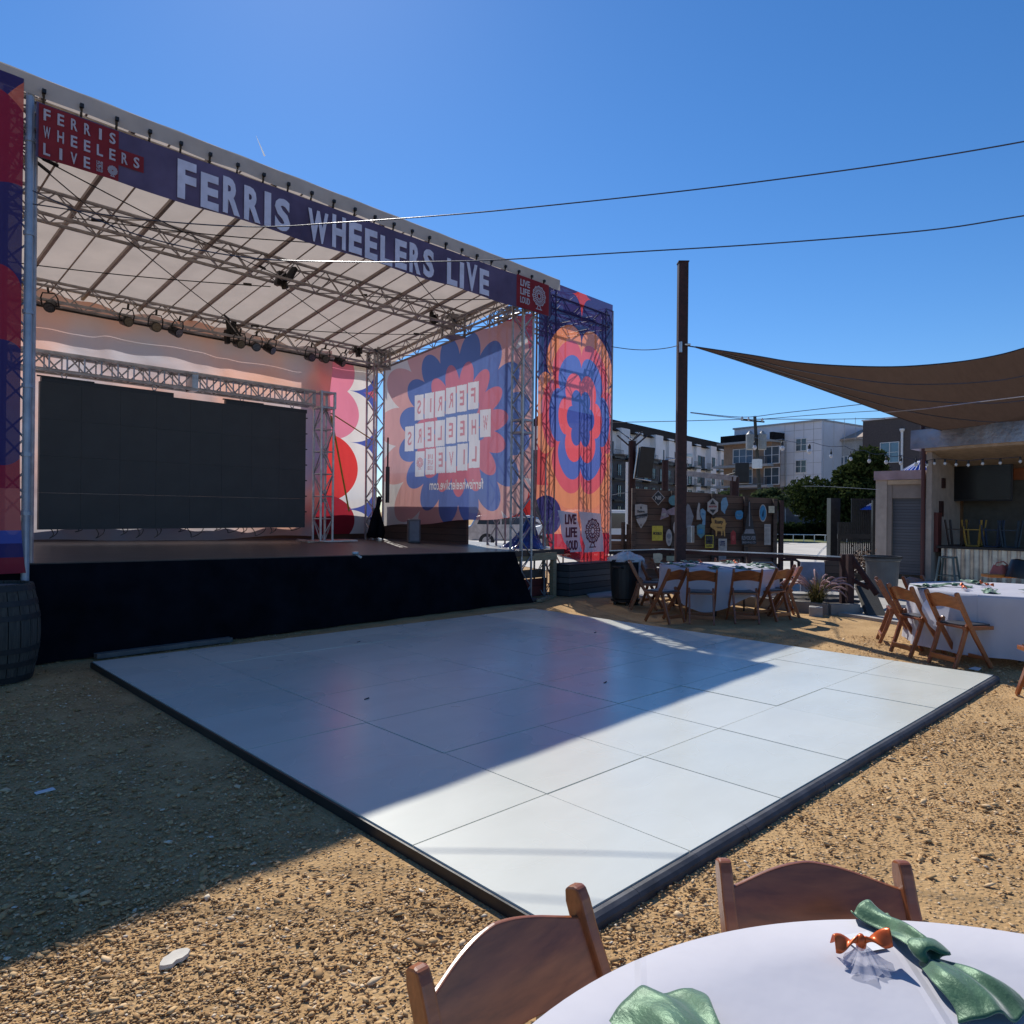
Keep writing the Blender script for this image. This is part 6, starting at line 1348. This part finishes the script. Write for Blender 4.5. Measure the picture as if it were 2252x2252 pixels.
def facade_frame(pL, DL, pR, DR):
    """returns f(u, z, out): a point on a wall that runs between two verticals"""
    A, B = at(pL,960,DL), at(pR,960,DR); A.z = B.z = 0; d = B-A; L = d.length; d.normalize(); n = Vector((d.y,-d.x,0))
    if n.dot(CF) > 0: n = -n
    return (lambda u, z, o=0: A+d*u+n*o+Vector((0,0,z))), L
def fbox(mb, f, u0, u1, z0, z1, o0, o1):
    P = [f(u0,z0,o0),f(u1,z0,o0),f(u1,z1,o0),f(u0,z1,o0),f(u0,z0,o1),f(u1,z0,o1),f(u1,z1,o1),f(u0,z1,o1)]
    mb.add(P, [(0,1,2,3),(7,6,5,4),(0,4,5,1),(1,5,6,2),(2,6,7,3),(3,7,4,0)])
def win(f, par, u, z, w, h, o=.0, fr='whiteframe', gl='glass', cols=2):
    m = MB(); t = .09
    fbox(m,f,u,u+w,z,z+t,o+.02,o+.14); fbox(m,f,u,u+w,z+h-t,z+h,o+.02,o+.14); fbox(m,f,u,u+t,z+t,z+h-t,o+.02,o+.13); fbox(m,f,u+w-t,u+w,z+t,z+h-t,o+.02,o+.13)
    for c in range(1,cols): fbox(m,f,u+w*c/cols-t/2,u+w*c/cols+t/2,z+t,z+h-t,o+.02,o+.12)
    fbox(m,f,u+t,u+w-t,z+h*.5-.03,z+h*.5+.03,o+.02,o+.11)
    wo = m.build('window', fr, par); g = MB(); fbox(g,f,u+t,u+w-t,z+t,z+h-t,o+.03,o+.06); g.build('pane', gl, wo); return wo
def apartments():
    white = M('white_render', (.74,.75,.77), .8, 0, .8, .06); dgrey = M('charcoal_brick', (.085,.085,.095), .85, 0, 2, .2); roofm = M('dark_shingle', (.02,.02,.022), 1, 0, 1, .25, 6, .05, 0); rail = M('balcony_rail', (.1,.1,.11), .5, .3)
    tan = M('tan_brick', (.3,.2,.14), .85, 0, 3, .2); panel = M('pale_blue_panel', (.66,.68,.74), .7, 0, .6, .06); grey = M('grey_siding', (.36,.37,.38), .8); brown = M('dark_brown_render', (.085,.07,.068), .85); tanroof = M('tan_shingle', (.4,.32,.26), .85)
    # long receding block
    f, L = facade_frame(1080,104,1392,156); n = 4; H = 14.6; st = 3.35
    t = thing('apartment_building', 'long white and charcoal apartment block with dark roof and balconies receding behind the sign fence', 'building', f(L/2,GZ))
    CZ = 11.0; m = MB(); fbox(m,f,0,L*.6,CZ,H,-9,0); fbox(m,f,L*.6,L,6.9,H,-9,0); m.build('upper_wall', white, t); m = MB(); fbox(m,f,0,L*.6,GZ,CZ,-9,.02); m.build('lower_wall', dgrey, t); m = MB(); fbox(m,f,L*.6,L,GZ,6.9,-9,0); m.build('lower_wall', white, t)
    m = MB(); P = [f(0,H,.8),f(L,H,.8),f(L,H+2.8,-4),f(0,H+2.8,-4),f(0,H,-9),f(L,H,-9)]; m.add(P, [(0,1,2,3),(3,2,5,4),(0,3,4),(1,5,2),(0,4,5,1)]); rf = m.build('roof', roofm, t)
    bays = 11
    for i in range(bays):
        u = (i+.12)*L/bays; bw = L/bays
        zb_ = CZ if i*L/bays < L*.58 else GZ; m = MB(); fbox(m,f,u-.3,u+bw*.42,zb_,H+.5,0,1.0) if i % 2 == 0 else fbox(m,f,u-.3,u+bw*.3,zb_,H+.4,0,.6); m.build('bay', white, t)
        for k in range(4):
            z = .9+st*k
            win(f,t,u+.25,z,1.3,1.9,(1.0 if i % 2 == 0 else .6) if z > CZ or zb_ < 1 else .03,'blackmetal','glassb')
            win(f,t,u+bw*.55,z-.35,1.5,2.3,0,'blackmetal','glassb')
            m = MB(); fbox(m,f,u+bw*.46,u+bw*.93,z-.75,z-.5,0.03,1.5); bal = m.build('balcony', 'blackmetal', t)
            m = MB(); fbox(m,f,u+bw*.46,u+bw*.93,z+.5,z+.56,1.44,1.5)
            for q in range(9): uu = u+bw*.46+bw*.47*q/8; m.tube(f(uu,z-.5,1.47), f(uu,z+.5,1.47), .025, 4, cap=False)
            m.build('railing', rail, bal)
    for k in (1,2,3): m = MB(); fbox(m,f,L*.0,L*.62,.15+st*k-.15,.15+st*k,.03,.14); m.build('string_course', 'blackmetal', t)
    # panelled corner block
    f, L = facade_frame(1384,116,1549,104); H = 15.3
    t = thing('apartment_building', 'pale blue grey panelled apartment block with tan brick balcony corner and charcoal base', 'building', f(L/2,GZ))
    m = MB(); fbox(m,f,0,L,5.9,H,-12,0); m.build('upper_wall', panel, t); m = MB(); fbox(m,f,-2,L,GZ,5.9,-12,.05); m.build('lower_wall', dgrey, t)
    m = MB()
    for k in range(1,9): fbox(m,f,L*.5+k*1.55,L*.5+k*1.55+.05,5.9,H,.0,.02)
    for z in (7.6,9.3,11,12.6,14.2): fbox(m,f,L*.5,L,z,z+.05,.0,.021)
    m.build('panel_joint', grey, t); m = MB(); fbox(m,f,-.2,L+.1,H,H+.25,-12,.2); m.build('coping', grey, t); m = MB(); fbox(m,f,0,L,5.8,5.95,.05,.14); m.build('string_course', grey, t)
    uL = lambda px: L*(px-1384)/(1549-1384)
    for k in range(4):
        z = 12.0-3.2*k-.9; win(f,t,uL(1504),z,1.8,1.9); 
    m = MB(); m.tube(f(uL(1487),GZ,.12), f(uL(1487),12.8,.12), .08, 6); m.build('downpipe', grey, t)
    # brick balcony corner
    u0, u1 = -.2, uL(1476); m = MB(); fbox(m,f,u0,u1,5.8,12.6,0,2.4); m.build('brick_bay', tan, t); m = MB(); fbox(m,f,u0-.6,u1+.4,12.6,12.9,0,3.4); m.build('bay_cornice', grey, t); m = MB(); fbox(m,f,u0-.2,u0+5.2,12.9,14.0,0,3.0); m.build('bay_roof', roofm, t); m = MB(); fbox(m,f,u0+9.2,u1+.1,12.9,14.0,0,3.0); m.build('bay_roof', roofm, t)
    for z in (6.1,9.25):
        m = MB(); fbox(m,f,u0-.8,u1+.4,z-.35,z,2.4,4.0); bal = m.build('balcony', grey, t); m = MB(); fbox(m,f,u0+6.6,u1+.3,z+1.05,z+1.12,3.9,3.96)
        for q in range(22): uu = u0+6.6+(u1+.3-u0-6.6)*q/21; m.tube(f(uu,z,3.93), f(uu,z+1.05,3.93), .03, 4, cap=False)
        m.build('railing', rail, bal)
        win(f,t,u0+1.8,z+.3,3.6,2.3,2.4,'whiteframe','glassb',3); win(f,t,u0+7.4,z+.05,2.6,2.6,2.4,'whiteframe','glass',2)
    # grey, brown and beige wings to the right
    f, L = facade_frame(1549,110,1700,100); H = 13.4
    t = thing('apartment_building', 'grey siding wing with tan shingle roof behind the big tree', 'building', f(L/2,GZ)); u2 = L*.56
    m = MB(); fbox(m,f,0,u2,GZ,H-.6,-10,0); m.build('wall', grey, t); m = MB(); P = [f(-.3,H-.6,.6),f(u2,H-.3,.6),f(u2,H+1.7,-6),f(2.4,H+1.5,-6)]; m.add(P+[p-Vector((0,0,.25)) for p in P], [(0,1,2,3),(7,6,5,4),(0,4,5,1),(1,5,6,2),(2,6,7,3),(3,7,4,0)]); m.build('roof', tanroof, t)
    for u in (1.4,4.0): win(f,t,u+.2,H-5.2,2.2,2.2,0,'whiteframe','glassb',2)
    win(f,t,u2-3.2,H-5.0,2.4,2.1,0,'whiteframe','glassb',2)
    m = MB(); fbox(m,f,0,u2,H-6.3,H-6.1,0,.15); m.build('string_course', 'whiteframe', t)
    t2 = thing('apartment_building', 'dark brown rendered wing with white downpipe right of the grey wing', 'building', f(u2+4,GZ))
    m = MB(); fbox(m,f,u2,L+7,GZ,H+1.9,-10,.5); m.build('wall', brown, t2); m = MB(); fbox(m,f,u2-.1,L+7.1,H+1.9,H+2.1,-10,.7); m.build('coping', 'whiteframe', t2)
    win(f,t2,u2+2.6,H-4.3,2.7,2.9,.5,'whiteframe','glassb',2); m = MB(); m.tube(f(L+.4,H-6,.7),f(L+.4,H-.2,.7),.16,6); m.lathe(f(L+.4,H-.2,.7),[(.16,0),(.34,.3),(.34,.5)],8); m.build('downpipe', 'white', t2)
    t3 = thing('apartment_building', 'beige apartment wing partly hidden by the shade sail and bar roof', 'building', f(L+14,GZ)); m = MB(); fbox(m,f,L+7,L+42,GZ,H-1.2,-10,1.6); m.build('wall', M('beige_render', (.36,.33,.25), .8), t3)
    for k in range(7):
        win(f,t3,L+8.2+k*4.6,H-4.2,2.0,2.3,1.6,'whiteframe','glassb',2)
    m = MB(); fbox(m,f,L+7,L+42,H-5.2,H-4.9,1.6,3.0); m.build('balcony', grey, t3)
apartments()
# drop the helper flags
for o in bpy.data.objects:
    if 'used' in o.keys(): del o['used']
